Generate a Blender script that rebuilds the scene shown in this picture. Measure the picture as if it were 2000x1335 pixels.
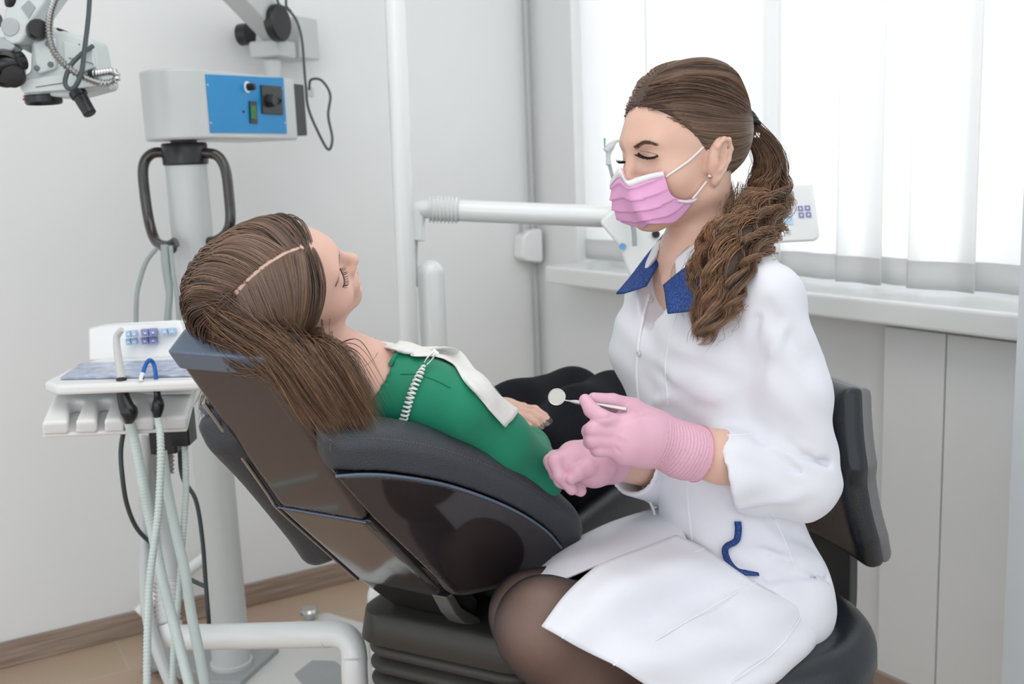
import bpy, math, random
import numpy as np
from mathutils import Vector, Matrix

random.seed(4); rng = np.random.default_rng(7)
for o in list(bpy.data.objects): bpy.data.objects.remove(o)
SC = bpy.context.scene
COL = SC.collection

# ------------------------------------------------------------------ camera
FPX = 2000.0
CAM = np.array([0.0, 0.0, 1.30])
_upc = np.array([-0.230, 5.786, 1.0]); _upc /= np.linalg.norm(_upc)      # world up seen from the camera
_s = _upc[2]; _c = math.sqrt(1-_s*_s)
FW = np.array([0, _c, -_s])
_rz = _upc[0]; _ry = _s*_rz/_c
RT = np.array([math.sqrt(1-_rz*_rz-_ry*_ry), _ry, _rz])
UP = np.cross(RT, FW)
cd = bpy.data.cameras.new('camera'); cam = bpy.data.objects.new('camera', cd); COL.objects.link(cam)
M = Matrix.Identity(4)
for i in range(3):
    M[i][0] = RT[i]; M[i][1] = UP[i]; M[i][2] = -FW[i]; M[i][3] = CAM[i]
cam.matrix_world = M
cd.sensor_fit = 'HORIZONTAL'; cd.sensor_width = 36; cd.lens = 36; cd.clip_start = 0.05
cd.dof.use_dof = True; cd.dof.focus_distance = 1.38; cd.dof.aperture_fstop = 5.6
SC.camera = cam

# ------------------------------------------------------------------ light and exposure
SC.view_settings.view_transform = 'Standard'; SC.view_settings.look = 'None'
SC.view_settings.gamma = 1; SC.view_settings.exposure = 0.19
try: SC.view_settings.use_curve_mapping = False
except Exception: pass
W = bpy.data.worlds.new('world'); SC.world = W; W.use_nodes = True
bg = W.node_tree.nodes['Background']; bg.inputs[0].default_value = (0.90, 0.955, 1.0, 1); bg.inputs[1].default_value = 1.18

def area(name, loc, target, sx, sy, power, col=(1, 1, 1)):
    l = bpy.data.lights.new(name, 'AREA'); l.shape = 'RECTANGLE'; l.size = sx; l.size_y = sy
    l.energy = power; l.color = col
    o = bpy.data.objects.new(name, l); COL.objects.link(o); o.location = loc
    d = Vector(target)-Vector(loc); o.rotation_euler = d.to_track_quat('-Z', 'Y').to_euler()
    return o
area('rear_fill_light', (0.05, 1.5, 2.62), (0.1, 1.9, 0), 2.0, 1.2, 12, (1, 0.985, 0.96))  # added fill overhead, brightens the background walls and equipment
area('ceiling_lamp_light', (0.2, 0.3, 2.62), (0.2, 0.9, 0), 1.5, 1.0, 5, (1, 0.98, 0.95))
area('studio_softbox_light', (-1.1, -0.9, 2.0), (0.1, 1.5, 0.9), 1.3, 1.3, 6.5, (1, 0.985, 0.96))

# ------------------------------------------------------------------ pixel helpers
def V(*a): return np.array(a, float)
def unit(v): v = np.asarray(v, float); return v/np.linalg.norm(v)
def ray(px, py):
    return FW + RT*((px-1000)/FPX) + UP*(-(py-667.5)/FPX)
def P(px, py, d): return CAM + ray(px, py)*d
def PL(lst): return np.array([P(*q) for q in lst])
def floor_at(px, py, z=0.0):
    r = ray(px, py); return CAM + r*((z-CAM[2])/r[2])
def onplane(px, py, p0, n):
    r = ray(px, py); return CAM + r*(np.dot(np.asarray(p0)-CAM, n)/np.dot(r, n))
def proj(p):
    q = np.asarray(p)-CAM; d = q@FW
    return 1000+FPX*(q@RT)/d, 667.5-FPX*(q@UP)/d, d

# ------------------------------------------------------------------ materials
MATS = {}
def mat(name, col, rough=0.5, metal=0.0, spec=0.5, coat=0.0, sub=0.0, sub_col=None, trans=0.0, bump=None, colvar=None, sheen=0.0, attr=None, alpha=1.0):
    """bump=(scale, strength, detail); colvar=(scale, amount)"""
    if name in MATS: return MATS[name]
    m = bpy.data.materials.new(name); m.use_nodes = True
    nt = m.node_tree; b = nt.nodes['Principled BSDF']
    c = (col[0], col[1], col[2], 1)
    b.inputs['Base Color'].default_value = c; b.inputs['Roughness'].default_value = rough
    b.inputs['Metallic'].default_value = metal; b.inputs['Specular IOR Level'].default_value = spec
    b.inputs['Coat Weight'].default_value = coat; b.inputs['Coat Roughness'].default_value = 0.06
    b.inputs['Sheen Weight'].default_value = sheen
    if trans: b.inputs['Transmission Weight'].default_value = trans
    if sub:
        b.inputs['Subsurface Weight'].default_value = sub
        b.inputs['Subsurface Radius'].default_value = sub_col or (1.0, 0.35, 0.2)
        b.inputs['Subsurface Scale'].default_value = 0.012
    tc = nt.nodes.new('ShaderNodeTexCoord')
    if attr:
        at = nt.nodes.new('ShaderNodeAttribute'); at.attribute_name = attr
        mx = nt.nodes.new('ShaderNodeMix'); mx.data_type = 'RGBA'; mx.blend_type = 'MULTIPLY'; mx.inputs[0].default_value = 1
        mx.inputs[6].default_value = c; nt.links.new(at.outputs['Color'], mx.inputs[7])
        nt.links.new(mx.outputs[2], b.inputs['Base Color'])
    elif colvar:
        n = nt.nodes.new('ShaderNodeTexNoise'); n.inputs['Scale'].default_value = colvar[0]; n.inputs['Detail'].default_value = 4
        nt.links.new(tc.outputs['Object'], n.inputs['Vector'])
        mr = nt.nodes.new('ShaderNodeMapRange'); mr.inputs[1].default_value = .3; mr.inputs[2].default_value = .7
        mr.inputs[3].default_value = 1-colvar[1]; mr.inputs[4].default_value = 1+colvar[1]
        nt.links.new(n.outputs[0], mr.inputs[0])
        mx = nt.nodes.new('ShaderNodeVectorMath'); mx.operation = 'SCALE'
        mx.inputs[0].default_value = col; nt.links.new(mr.outputs[0], mx.inputs[3])
        nt.links.new(mx.outputs[0], b.inputs['Base Color'])
    if bump:
        n = nt.nodes.new('ShaderNodeTexNoise'); n.inputs['Scale'].default_value = bump[0]
        n.inputs['Detail'].default_value = bump[2] if len(bump) > 2 else 3
        nt.links.new(tc.outputs['Object'], n.inputs['Vector'])
        bp = nt.nodes.new('ShaderNodeBump'); bp.inputs['Strength'].default_value = bump[1]; bp.inputs['Distance'].default_value = 0.002
        nt.links.new(n.outputs[0], bp.inputs['Height']); nt.links.new(bp.outputs[0], b.inputs['Normal'])
    MATS[name] = m
    return m

# ------------------------------------------------------------------ objects
def finish(o, parent=None, label=None, cat=None, group=None, kind=None):
    if parent is not None: o.parent = parent; o.matrix_parent_inverse = parent.matrix_world.inverted()
    if label: o['label'] = label
    if cat: o['category'] = cat
    if group: o['group'] = group
    if kind: o['kind'] = kind
    return o
def empty(name, loc, label, cat, group=None):
    o = bpy.data.objects.new(name, None); COL.objects.link(o); o.location = Vector(loc); o.empty_display_size = 0.05
    o.matrix_world = Matrix.Translation(Vector(loc))
    return finish(o, None, label, cat, group)
def mesh(name, verts, faces, m=None, parent=None, smooth=True, label=None, cat=None, group=None, kind=None, attr=None, autosmooth=None):
    me = bpy.data.meshes.new(name)
    verts = np.asarray(verts, dtype=np.float32)
    if isinstance(faces, np.ndarray):
        nf, k = faces.shape
        me.vertices.add(len(verts)); me.vertices.foreach_set('co', verts.ravel())
        me.loops.add(nf*k); me.loops.foreach_set('vertex_index', faces.astype(np.int32).ravel())
        me.polygons.add(nf); me.polygons.foreach_set('loop_start', np.arange(0, nf*k, k, dtype=np.int32))
        me.update(calc_edges=True)
    else:
        me.from_pydata([tuple(v) for v in verts.tolist()], [], faces)
    me.validate()
    if smooth:
        me.polygons.foreach_set('use_smooth', np.ones(len(me.polygons), dtype=bool))
        if autosmooth:
            me.set_sharp_from_angle(angle=math.radians(autosmooth))
    if attr is not None:
        a = me.color_attributes.new(name='tint', type='FLOAT_COLOR', domain='POINT')
        c = np.ones((len(verts), 4), dtype=np.float32); c[:, :3] = attr
        a.data.foreach_set('color', c.ravel())
    if m: me.materials.append(m)
    o = bpy.data.objects.new(name, me); COL.objects.link(o)
    return finish(o, parent, label, cat, group, kind)

class MB:
    """collects pieces into one mesh"""
    def __init__(s): s.v = []; s.f = []; s.n = 0
    def add(s, v, f):
        v = np.asarray(v, float).reshape(-1, 3)
        s.v.append(v); s.f += [tuple(int(i)+s.n for i in q) for q in f]; s.n += len(v); return s
    def box(s, c, size, R=None):
        h = np.array(size)/2
        v = np.array([[x, y, z] for x in (-1, 1) for y in (-1, 1) for z in (-1, 1)], float)*h
        if R is not None: v = v@np.asarray(R).T
        return s.add(v+np.asarray(c), [(0, 1, 3, 2), (4, 6, 7, 5), (0, 4, 5, 1), (2, 3, 7, 6), (0, 2, 6, 4), (1, 5, 7, 3)])
    def tube(s, pts, r, n=12, smooth=4, cap=True):
        v, f = tube_geo(pts, r, n, smooth, cap); return s.add(v, f)
    def lathe(s, base, axis, prof, n=32):
        v, f = lathe_geo(base, axis, prof, n); return s.add(v, f)
    def prism(s, pts, d):
        pts = np.asarray(pts, float); k = len(pts)
        f = [tuple(range(k)), tuple(range(2*k-1, k-1, -1))]+[(i, i+k, (i+1) % k+k, (i+1) % k) for i in range(k)]
        return s.add(np.vstack([pts, pts+np.asarray(d)]), f)
    def build(s, name, m, parent=None, bevel=0, smooth=True, ang=35, **kw):
        o = mesh(name, np.vstack(s.v), s.f, m, parent, smooth=smooth, autosmooth=ang if smooth else None, **kw)
        import bmesh
        bm = bmesh.new(); bm.from_mesh(o.data); bmesh.ops.recalc_face_normals(bm, faces=bm.faces[:])
        bm.to_mesh(o.data); bm.free()
        if smooth: o.data.set_sharp_from_angle(angle=math.radians(ang))
        if bevel:
            b = o.modifiers.new('bevel', 'BEVEL'); b.width = bevel; b.segments = 3; b.limit_method = 'ANGLE'; b.angle_limit = math.radians(40)
            b.harden_normals = False
        return o

def spline(pts, k=6, closed=False):
    """Catmull-Rom through points of any dimension"""
    p = np.asarray(pts, float)
    if len(p) < 3 or k <= 1: return p
    if closed: q = np.vstack([p[-1], p, p[0], p[1]]); n = len(p)
    else: q = np.vstack([2*p[0]-p[1], p, 2*p[-1]-p[-2]]); n = len(p)-1
    out = []
    for i in range(n):
        a, b, c, d = q[i], q[i+1], q[i+2], q[i+3]
        for t in np.arange(k)/k:
            out.append(0.5*((2*b)+(-a+c)*t+(2*a-5*b+4*c-d)*t*t+(-a+3*b-3*c+d)*t**3))
    if not closed: out.append(p[-1])
    return np.array(out)
def frames(p):
    t = np.gradient(p, axis=0); t /= np.linalg.norm(t, axis=1)[:, None]+1e-12
    n = np.cross(t[0], [0, 0, 1]);
    if np.linalg.norm(n) < 1e-3: n = np.cross(t[0], [1, 0, 0])
    n = unit(n); N = [n]
    for i in range(1, len(p)):
        n = n-t[i]*np.dot(n, t[i]); n = n/(np.linalg.norm(n)+1e-12); N.append(n)
    N = np.array(N); return t, N, np.cross(t, N)
def tube_geo(pts, r, n=12, smooth=4, cap=True):
    pts = np.asarray(pts, float); rr = np.broadcast_to(np.asarray(r, float), (len(pts),))
    q = spline(np.hstack([pts, rr[:, None]]), smooth); p = q[:, :3]; rr = q[:, 3]
    t, N, B = frames(p); a = np.arange(n)*2*math.pi/n
    v = p[:, None]+(N[:, None]*np.cos(a)[None, :, None]+B[:, None]*np.sin(a)[None, :, None])*rr[:, None, None]
    m = len(p); f = []
    for i in range(m-1):
        for j in range(n):
            f.append((i*n+j, i*n+(j+1) % n, (i+1)*n+(j+1) % n, (i+1)*n+j))
    if cap: f.append(tuple(range(n-1, -1, -1))); f.append(tuple((m-1)*n+j for j in range(n)))
    return v.reshape(-1, 3), f
def lathe_geo(base, axis, prof, n=32):
    ax = unit(axis); x = np.cross(ax, [0, 0, 1])
    if np.linalg.norm(x) < 1e-3: x = np.array([1., 0, 0])
    x = unit(x); y = np.cross(ax, x); a = np.arange(n)*2*math.pi/n
    c = x*np.cos(a)[:, None]+y*np.sin(a)[:, None]
    v = np.vstack([np.asarray(base)+ax*h+c*max(r, 1e-5) for r, h in prof]); m = len(prof); f = []
    for i in range(m-1):
        for j in range(n): f.append((i*n+j, i*n+(j+1) % n, (i+1)*n+(j+1) % n, (i+1)*n+j))
    f.append(tuple(range(n-1, -1, -1))); f.append(tuple((m-1)*n+j for j in range(n)))
    return v, f
def patch(name, grid, m, parent, k=6, thick=0.002, disp=None, **kw):
    """smooth sheet through a grid of points, with real thickness"""
    g = np.asarray(grid, float)
    g = np.array([spline(r, k) for r in g]); g = np.array([spline(g[:, j], k) for j in range(g.shape[1])]).transpose(1, 0, 2)
    a, b = g.shape[:2]
    if disp is not None:
        du = np.gradient(g, axis=0); dv = np.gradient(g, axis=1); nn = np.cross(du, dv); nn /= np.linalg.norm(nn, axis=2)[..., None]+1e-9
        uu, vv = np.meshgrid(np.linspace(0, 1, a), np.linspace(0, 1, b), indexing='ij')
        g = g+nn*disp(uu, vv)[..., None]
    f = [(i*b+j, i*b+j+1, (i+1)*b+j+1, (i+1)*b+j) for i in range(a-1) for j in range(b-1)]
    o = mesh(name, g.reshape(-1, 3), f, m, parent, **kw)
    s = o.modifiers.new('thickness', 'SOLIDIFY'); s.thickness = thick; s.offset = 0
    return o
def strands(name, S, r, m, parent, tint=None, sides=3, **kw):
    """S (n, k, 3) hair strands as thin tapering tubes in one mesh"""
    S = np.asarray(S, float); n, k, _ = S.shape
    t = np.gradient(S, axis=1); t /= np.linalg.norm(t, axis=2)[..., None]+1e-12
    ref = np.array([0.3, 0.2, 0.93]); N = np.cross(t, ref); N /= np.linalg.norm(N, axis=2)[..., None]+1e-9; B = np.cross(t, N)
    rr = np.broadcast_to(r, (n,)) if np.ndim(r) < 2 else r
    if np.ndim(r) < 2: rr = rr[:, None]*np.interp(np.linspace(0, 1, k), [0, .75, 1], [1, .9, .15])[None]
    a = np.arange(sides)*2*math.pi/sides
    v = S[:, :, None]+(N[:, :, None]*np.cos(a)[:, None]+B[:, :, None]*np.sin(a)[:, None])*rr[:, :, None, None]
    idx = np.arange(n*k*sides).reshape(n, k, sides)
    A = idx[:, :-1, :]; Bq = np.roll(idx, -1, axis=2)[:, :-1]; C = np.roll(idx, -1, axis=2)[:, 1:]; D = idx[:, 1:]
    f = np.stack([A, Bq, C, D], axis=-1).reshape(-1, 4)
    at = None
    if tint is not None: at = np.repeat(tint, k*sides, axis=0) if tint.ndim == 2 else np.repeat(tint.reshape(-1, 3), sides, axis=0)
    return mesh(name, v.reshape(-1, 3), f, m, parent, attr=at, **kw)

# ------------------------------------------------------------------ signed distance modelling
def smin(a, b, k):
    h = np.maximum(k-np.abs(a-b), 0)/k
    return np.minimum(a, b)-h*h*k*0.25
def smax(a, b, k): return -smin(-a, -b, k)
def rc(p, a, b, ra, rb):
    a = np.asarray(a, float); ab = np.asarray(b, float)-a
    t = np.clip(((p-a)@ab)/(ab@ab+1e-12), 0, 1)
    return np.linalg.norm(p-(a+t[:, None]*ab), axis=1)-(ra+t*(rb-ra))
def ell(p, c, r, R=None):
    q = p-np.asarray(c, float)
    if R is not None: q = q@np.asarray(R, float)      # columns of R are the ellipsoid axes
    r = np.asarray(r, float)
    k0 = np.linalg.norm(q/r, axis=1); k1 = np.linalg.norm(q/(r*r), axis=1)+1e-9
    return k0*(k0-1)/k1
def chain(p, pts, rad, k=0.01):
    d = None
    for i in range(len(pts)-1):
        e = rc(p, pts[i], pts[i+1], rad[i], rad[i+1])
        d = e if d is None else smin(d, e, k)
    return d
def halfspace(p, p0, n): return (p-np.asarray(p0))@unit(n)
def rbox(p, c, h, r, R=None):
    q = p-np.asarray(c, float)
    if R is not None: q = q@np.asarray(R, float)
    q = np.abs(q)-np.asarray(h, float)+r
    return np.linalg.norm(np.maximum(q, 0), axis=1)+np.minimum(q.max(axis=1), 0)-r
def poly2(x, y, poly):
    poly = np.asarray(poly, float); d = np.full(x.shape, 1e9); s = np.ones(x.shape)
    n = len(poly)
    for i in range(n):
        a = poly[i]; b = poly[i-1]; e = b-a; wx = x-a[0]; wy = y-a[1]
        t = np.clip((wx*e[0]+wy*e[1])/(e@e+1e-12), 0, 1)
        d = np.minimum(d, (wx-e[0]*t)**2+(wy-e[1]*t)**2)
        c1 = y >= a[1]; c2 = y < b[1]; c3 = e[0]*wy > e[1]*wx
        flip = (c1 & c2 & c3) | (~c1 & ~c2 & ~c3); s = np.where(flip, -s, s)
    return s*np.sqrt(d)
def extr(d2, w, r):
    """2D distance extruded between |w| limits with a rounded edge; w is the 1D distance"""
    a = d2+r; b = w+r
    return np.minimum(np.maximum(a, b), 0)+np.hypot(np.maximum(a, 0), np.maximum(b, 0))-r
def crease(p, pts, width, depth, d):
    """press a fold line into field d (negative depth raises)"""
    dist = None
    for i in range(len(pts)-1):
        e = rc(p, pts[i], pts[i+1], 0, 0); dist = e if dist is None else np.minimum(dist, e)
    return d+depth*np.exp(-(dist/width)**2)

def snet(F, lo, hi, h, slack=1.6):
    lo = np.asarray(lo, float); hi = np.asarray(hi, float); B = 4
    nb = np.ceil((hi-lo)/(h*B)).astype(int)+1
    bc = np.stack(np.meshgrid(*[np.arange(k) for k in nb], indexing='ij'), -1).reshape(-1, 3)
    cen = lo+(bc*B+1.5)*h
    dc = np.concatenate([F(cen[i:i+200000]) for i in range(0, len(cen), 200000)])
    D = dc.reshape(nb).astype(np.float32)
    D = D.repeat(B, 0).repeat(B, 1).repeat(B, 2)
    act = bc[np.abs(dc) < B*h*0.87*slack+h*1.5]
    off = np.stack(np.meshgrid(*[np.arange(B)]*3, indexing='ij'), -1).reshape(-1, 3)
    for i in range(0, len(act), 6000):
        ii = (act[i:i+6000, None]*B+off[None]).reshape(-1, 3)
        D[ii[:, 0], ii[:, 1], ii[:, 2]] = F(lo+ii*h)
    S = D < 0
    n = np.array(D.shape)
    cnt = np.zeros(n-1, np.int8)
    for a in (0, 1):
        for b in (0, 1):
            for c in (0, 1): cnt += S[a:n[0]-1+a, b:n[1]-1+b, c:n[2]-1+c]
    cells = np.argwhere((cnt > 0) & (cnt < 8))
    vid = np.full(n-1, -1, np.int32); vid[cells[:, 0], cells[:, 1], cells[:, 2]] = np.arange(len(cells))
    cor = np.array([[a, b, c] for a in (0, 1) for b in (0, 1) for c in (0, 1)])
    val = np.stack([D[cells[:, 0]+a, cells[:, 1]+b, cells[:, 2]+c] for a, b, c in cor], 1)
    acc = np.zeros((len(cells), 3)); num = np.zeros(len(cells))
    for i in range(8):
        for j in range(i+1, 8):
            if abs(cor[i]-cor[j]).sum() != 1: continue
            a, b = val[:, i], val[:, j]; m = (a < 0) != (b < 0)
            t = np.where(m, a/(a-b+1e-20), 0)
            acc += np.where(m[:, None], cor[i]+(cor[j]-cor[i])*t[:, None], 0); num += m
    verts = lo+(cells+acc/np.maximum(num, 1)[:, None])*h
    faces = []
    for ax in range(3):
        sl0 = [slice(None)]*3; sl1 = [slice(None)]*3
        sl0[ax] = slice(0, -1); sl1[ax] = slice(1, None)
        e = np.argwhere(S[tuple(sl0)] != S[tuple(sl1)])
        o1, o2 = [(1, 2), (2, 0), (0, 1)][ax]
        e = e[(e[:, o1] > 0) & (e[:, o2] > 0) & (e[:, 0] < n[0]-1) & (e[:, 1] < n[1]-1) & (e[:, 2] < n[2]-1)]
        u = np.zeros(3, int); u[o1] = 1; v = np.zeros(3, int); v[o2] = 1
        g = lambda q: vid[q[:, 0], q[:, 1], q[:, 2]]
        q = np.stack([g(e-u-v), g(e-v), g(e), g(e-u)], 1)
        inv = ~S[e[:, 0], e[:, 1], e[:, 2]]
        q[inv] = q[inv][:, ::-1]
        faces.append(q)
    f = np.vstack(faces); f = f[(f >= 0).all(1)]
    return verts, f
def sdf_obj(name, F, lo, hi, h, m, parent=None, smooth_it=1, local=None, attr_fn=None, **kw):
    v, f = snet(F, lo, hi, h)
    if local is not None: R, c = local; v = v@R.T+c
    o = mesh(name, v, f, m, parent, attr=(attr_fn(v) if attr_fn else None), **kw)
    if smooth_it:
        s = o.modifiers.new('relax', 'SMOOTH'); s.iterations = smooth_it; s.factor = 0.5
    return o
def bounds(pts, pad):
    p = np.asarray(pts); return p.min(0)-pad, p.max(0)+pad
def trace(F, px, py, off=0.0, t0=0.7, tmax=3.0):
    px = np.atleast_1d(np.asarray(px, float)); py = np.atleast_1d(np.asarray(py, float))
    r = FW+RT*((px-1000)/FPX)[:, None]+UP*(-(py-667.5)/FPX)[:, None]; L = np.linalg.norm(r, axis=1)
    t = np.full(len(px), t0); best = t.copy(); bd = np.full(len(px), 9.0)
    for _ in range(160):
        d = F(CAM+r*t[:, None])-off
        b = d < bd; best = np.where(b, t, best); bd = np.where(b, d, bd)
        t = np.minimum(t+np.maximum(d*0.7, 0.00005)/L*(d > 1e-4), tmax)
    t = np.where(t >= tmax-1e-6, best, t)
    return CAM+r*t[:, None]
def drape(F, pts, off=0.0, k=6):
    q = spline(np.asarray(pts, float), k); return trace(F, q[:, 0], q[:, 1], off)
def grad(F, p, e=1e-3):
    g = np.stack([F(p+np.eye(3)[i]*e)-F(p-np.eye(3)[i]*e) for i in range(3)], 1)
    return g/(np.linalg.norm(g, axis=1)[:, None]+1e-9)
# ================================================================== materials
WHITEP = mat('white_wall_paint', (0.80, 0.81, 0.81), 0.6, bump=(60, 0.08), colvar=(1.5, 0.012))
LACQ = mat('white_lacquer', (0.80, 0.815, 0.81), 0.22, coat=0.4, colvar=(5, 0.01))
LGREY = mat('light_grey_enamel', (0.55, 0.57, 0.57), 0.33, coat=0.2, colvar=(5, 0.02))
MGREY = mat('mid_grey_enamel', (0.33, 0.345, 0.35), 0.36, colvar=(6, 0.02))
WPLAS = mat('white_plastic', (0.84, 0.845, 0.85), 0.35, colvar=(8, 0.01))
BLACK = mat('black_plastic', (0.012, 0.012, 0.014), 0.3, colvar=(12, 0.1))
DHAND = mat('dark_brown_black_handle', (0.018, 0.012, 0.011), 0.12, coat=0.6, colvar=(9, 0.1))
CHROME = mat('brushed_steel', (0.55, 0.55, 0.55), 0.22, metal=1, colvar=(30, 0.04))
HOSE = mat('pale_grey_green_hose', (0.56, 0.63, 0.61), 0.45, colvar=(20, 0.03))
GHOSE = mat('grey_hose', (0.33, 0.37, 0.37), 0.45, colvar=(20, 0.04))
DCABLE = mat('dark_grey_cable', (0.045, 0.06, 0.06), 0.4, colvar=(20, 0.05))
BLUEP = mat('blue_panel', (0.0, 0.24, 0.56), 0.4, colvar=(6, 0.03))

def tile_mat():
    m = bpy.data.materials.new('beige_floor_tile'); m.use_nodes = True; nt = m.node_tree; b = nt.nodes['Principled BSDF']
    tc = nt.nodes.new('ShaderNodeTexCoord'); mp = nt.nodes.new('ShaderNodeMapping')
    mp.inputs['Rotation'].default_value = (0, 0, 0)
    mp.inputs['Location'].default_value = (0.13, 0.22, 0)
    br = nt.nodes.new('ShaderNodeTexBrick'); br.offset = 0.5; br.inputs['Scale'].default_value = 1
    br.inputs['Mortar Size'].default_value = 0.0035; br.inputs['Mortar Smooth'].default_value = 0.2
    br.inputs['Brick Width'].default_value = 0.9; br.inputs['Row Height'].default_value = 0.45
    br.inputs['Color1'].default_value = (0.53, 0.39, 0.29, 1); br.inputs['Color2'].default_value = (0.57, 0.42, 0.32, 1)
    br.inputs['Mortar'].default_value = (0.55, 0.47, 0.40, 1)
    nt.links.new(tc.outputs['Object'], mp.inputs[0]); nt.links.new(mp.outputs[0], br.inputs['Vector'])
    n = nt.nodes.new('ShaderNodeTexNoise'); n.inputs['Scale'].default_value = 3; n.inputs['Detail'].default_value = 5
    nt.links.new(tc.outputs['Object'], n.inputs['Vector'])
    mx = nt.nodes.new('ShaderNodeMix'); mx.data_type = 'RGBA'; mx.blend_type = 'MULTIPLY'; mx.inputs[0].default_value = 0.25
    nt.links.new(br.outputs[0], mx.inputs[6]); nt.links.new(n.outputs[1], mx.inputs[7])
    nt.links.new(mx.outputs[2], b.inputs['Base Color']); b.inputs['Roughness'].default_value = 0.32
    return m
def wood_mat():
    m = bpy.data.materials.new('greige_wood_grain'); m.use_nodes = True; nt = m.node_tree; b = nt.nodes['Principled BSDF']
    tc = nt.nodes.new('ShaderNodeTexCoord'); mp = nt.nodes.new('ShaderNodeMapping'); mp.inputs['Scale'].default_value = (2, 2, 60)
    n = nt.nodes.new('ShaderNodeTexNoise'); n.inputs['Scale'].default_value = 2.2; n.inputs['Detail'].default_value = 6
    cr = nt.nodes.new('ShaderNodeValToRGB'); cr.color_ramp.elements[0].color = (0.22, 0.155, 0.115, 1); cr.color_ramp.elements[1].color = (0.40, 0.315, 0.26, 1)
    cr.color_ramp.elements[0].position = 0.3; cr.color_ramp.elements[1].position = 0.7
    nt.links.new(tc.outputs['Object'], mp.inputs[0]); nt.links.new(mp.outputs[0], n.inputs['Vector'])
    nt.links.new(n.outputs[0], cr.inputs[0]); nt.links.new(cr.outputs[0], b.inputs['Base Color']); b.inputs['Roughness'].default_value = 0.45
    return m
def sheer_mat(name, trn, alpha, tint):
    m = bpy.data.materials.new(name); m.use_nodes = True; nt = m.node_tree; nt.nodes.clear()
    out = nt.nodes.new('ShaderNodeOutputMaterial'); d = nt.nodes.new('ShaderNodeBsdfDiffuse'); t = nt.nodes.new('ShaderNodeBsdfTranslucent')
    tr = nt.nodes.new('ShaderNodeBsdfTransparent'); m1 = nt.nodes.new('ShaderNodeMixShader'); m2 = nt.nodes.new('ShaderNodeMixShader')
    tc = nt.nodes.new('ShaderNodeTexCoord'); w = nt.nodes.new('ShaderNodeTexWave'); w.inputs['Scale'].default_value = 90; w.inputs['Distortion'].default_value = 1.5
    w.bands_direction = 'Z'
    nt.links.new(tc.outputs['Object'], w.inputs['Vector'])
    mr = nt.nodes.new('ShaderNodeMapRange'); mr.inputs[3].default_value = alpha-0.06; mr.inputs[4].default_value = alpha+0.06
    nt.links.new(w.outputs[1], mr.inputs[0]); nt.links.new(mr.outputs[0], m2.inputs[0])
    d.inputs[0].default_value = (*tint, 1); t.inputs[0].default_value = (*tint, 1); m1.inputs[0].default_value = trn
    nt.links.new(d.outputs[0], m1.inputs[1]); nt.links.new(t.outputs[0], m1.inputs[2])
    nt.links.new(m1.outputs[0], m2.inputs[1]); nt.links.new(tr.outputs[0], m2.inputs[2]); nt.links.new(m2.outputs[0], out.inputs[0])
    return m

# ================================================================== room
LA = math.radians(60.0); LB = math.radians(56.5)
dL = V(math.sin(LA), math.cos(LA), 0); dW = V(math.cos(LB), -math.sin(LB), 0) ; dN = V(math.sin(LB), math.cos(LB), 0)    # along left wall to corner, along window wall from corner
A0 = floor_at(0, 1303)
r = ray(1061, 740)[:2]
t_ = np.linalg.solve(np.array([dL[:2], -r]).T, -A0[:2]+CAM[:2])[0]
C0 = A0+dL*t_                               # the room's corner on the floor
RZ = math.atan2(dL[1], dL[0]); RZW = math.atan2(dN[1], dN[0])
RW = np.array([dL, -dW, V(0, 0, 1)]).T       # columns: along left wall, away, up
CH = 2.7
def wpt(a, b, z): return C0+dN*a+dW*b+V(0, 0, z)     # a<0 back along left wall, b>0 along window wall towards the right

WIN = set(['baseboard_window', 'trim_1', 'window_pane', 'curtain_rail'])
def sbox(name, a0, a1, b0, b1, z0, z1, m, kind=None, parent=None, bevel=0, **kw):
    mb = MB(); mb.box(((a0+a1)/2, -(b0+b1)/2, (z0+z1)/2), (a1-a0, b1-b0, z1-z0))
    o = mb.build(name, m, None, bevel=bevel, smooth=False, kind=kind, **kw)
    o.matrix_world = Matrix.Translation(Vector(C0)) @ Matrix.Rotation(RZW if name in WIN else RZ, 4, 'Z')
    if parent is not None: o.parent = parent; o.matrix_parent_inverse = parent.matrix_world.inverted()
    return o
TILE = tile_mat(); WOOD = wood_mat()
sbox('floor', -4.6, 0.3, -0.15, 4.4, -0.1, 0, TILE, 'structure')
sbox('wall_left', -4.6, 0.15, -0.12, 0, 0, CH, WHITEP, 'structure')
sbox('ceiling', -4.6, 0.3, -0.15, 4.4, CH, CH+0.1, WHITEP, 'structure')
sbox('baseboard_left', -4.6, -0.001, 0, 0.014, 0, 0.072, WOOD, 'structure', bevel=0.003)
# window wall: opening starts where the photo's curtain edge is
wn = -dN
pe = onplane(1122, 300, C0, wn); bW = (pe-C0)@dW
SZ = 0.93
ps = onplane(1990, 668, C0-dN*0.13, wn); SZ = ps[2]+0.055
WT = 2.45
mb = MB()
def wb(mb, a0, a1, b0, b1, z0, z1): mb.box(((a0+a1)/2, -(b0+b1)/2, (z0+z1)/2), (a1-a0, b1-b0, z1-z0))
wb(mb, 0, 0.22, 0, bW, 0, CH); wb(mb, 0, 0.22, bW, 4.4, 0, SZ-0.055); wb(mb, 0, 0.22, bW, 4.4, WT, CH)
o = mb.build('wall_window', WHITEP, smooth=False, kind='structure'); o.matrix_world = Matrix.Translation(Vector(C0)) @ Matrix.Rotation(RZW, 4, 'Z')
bC0 = (onplane(1722, 900, C0-dN*0.04, wn)-C0)@dW
sbox('baseboard_window', -0.014, 0, 0.015, bC0, 0, 0.062, WOOD, 'structure', bevel=0.003)
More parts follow.
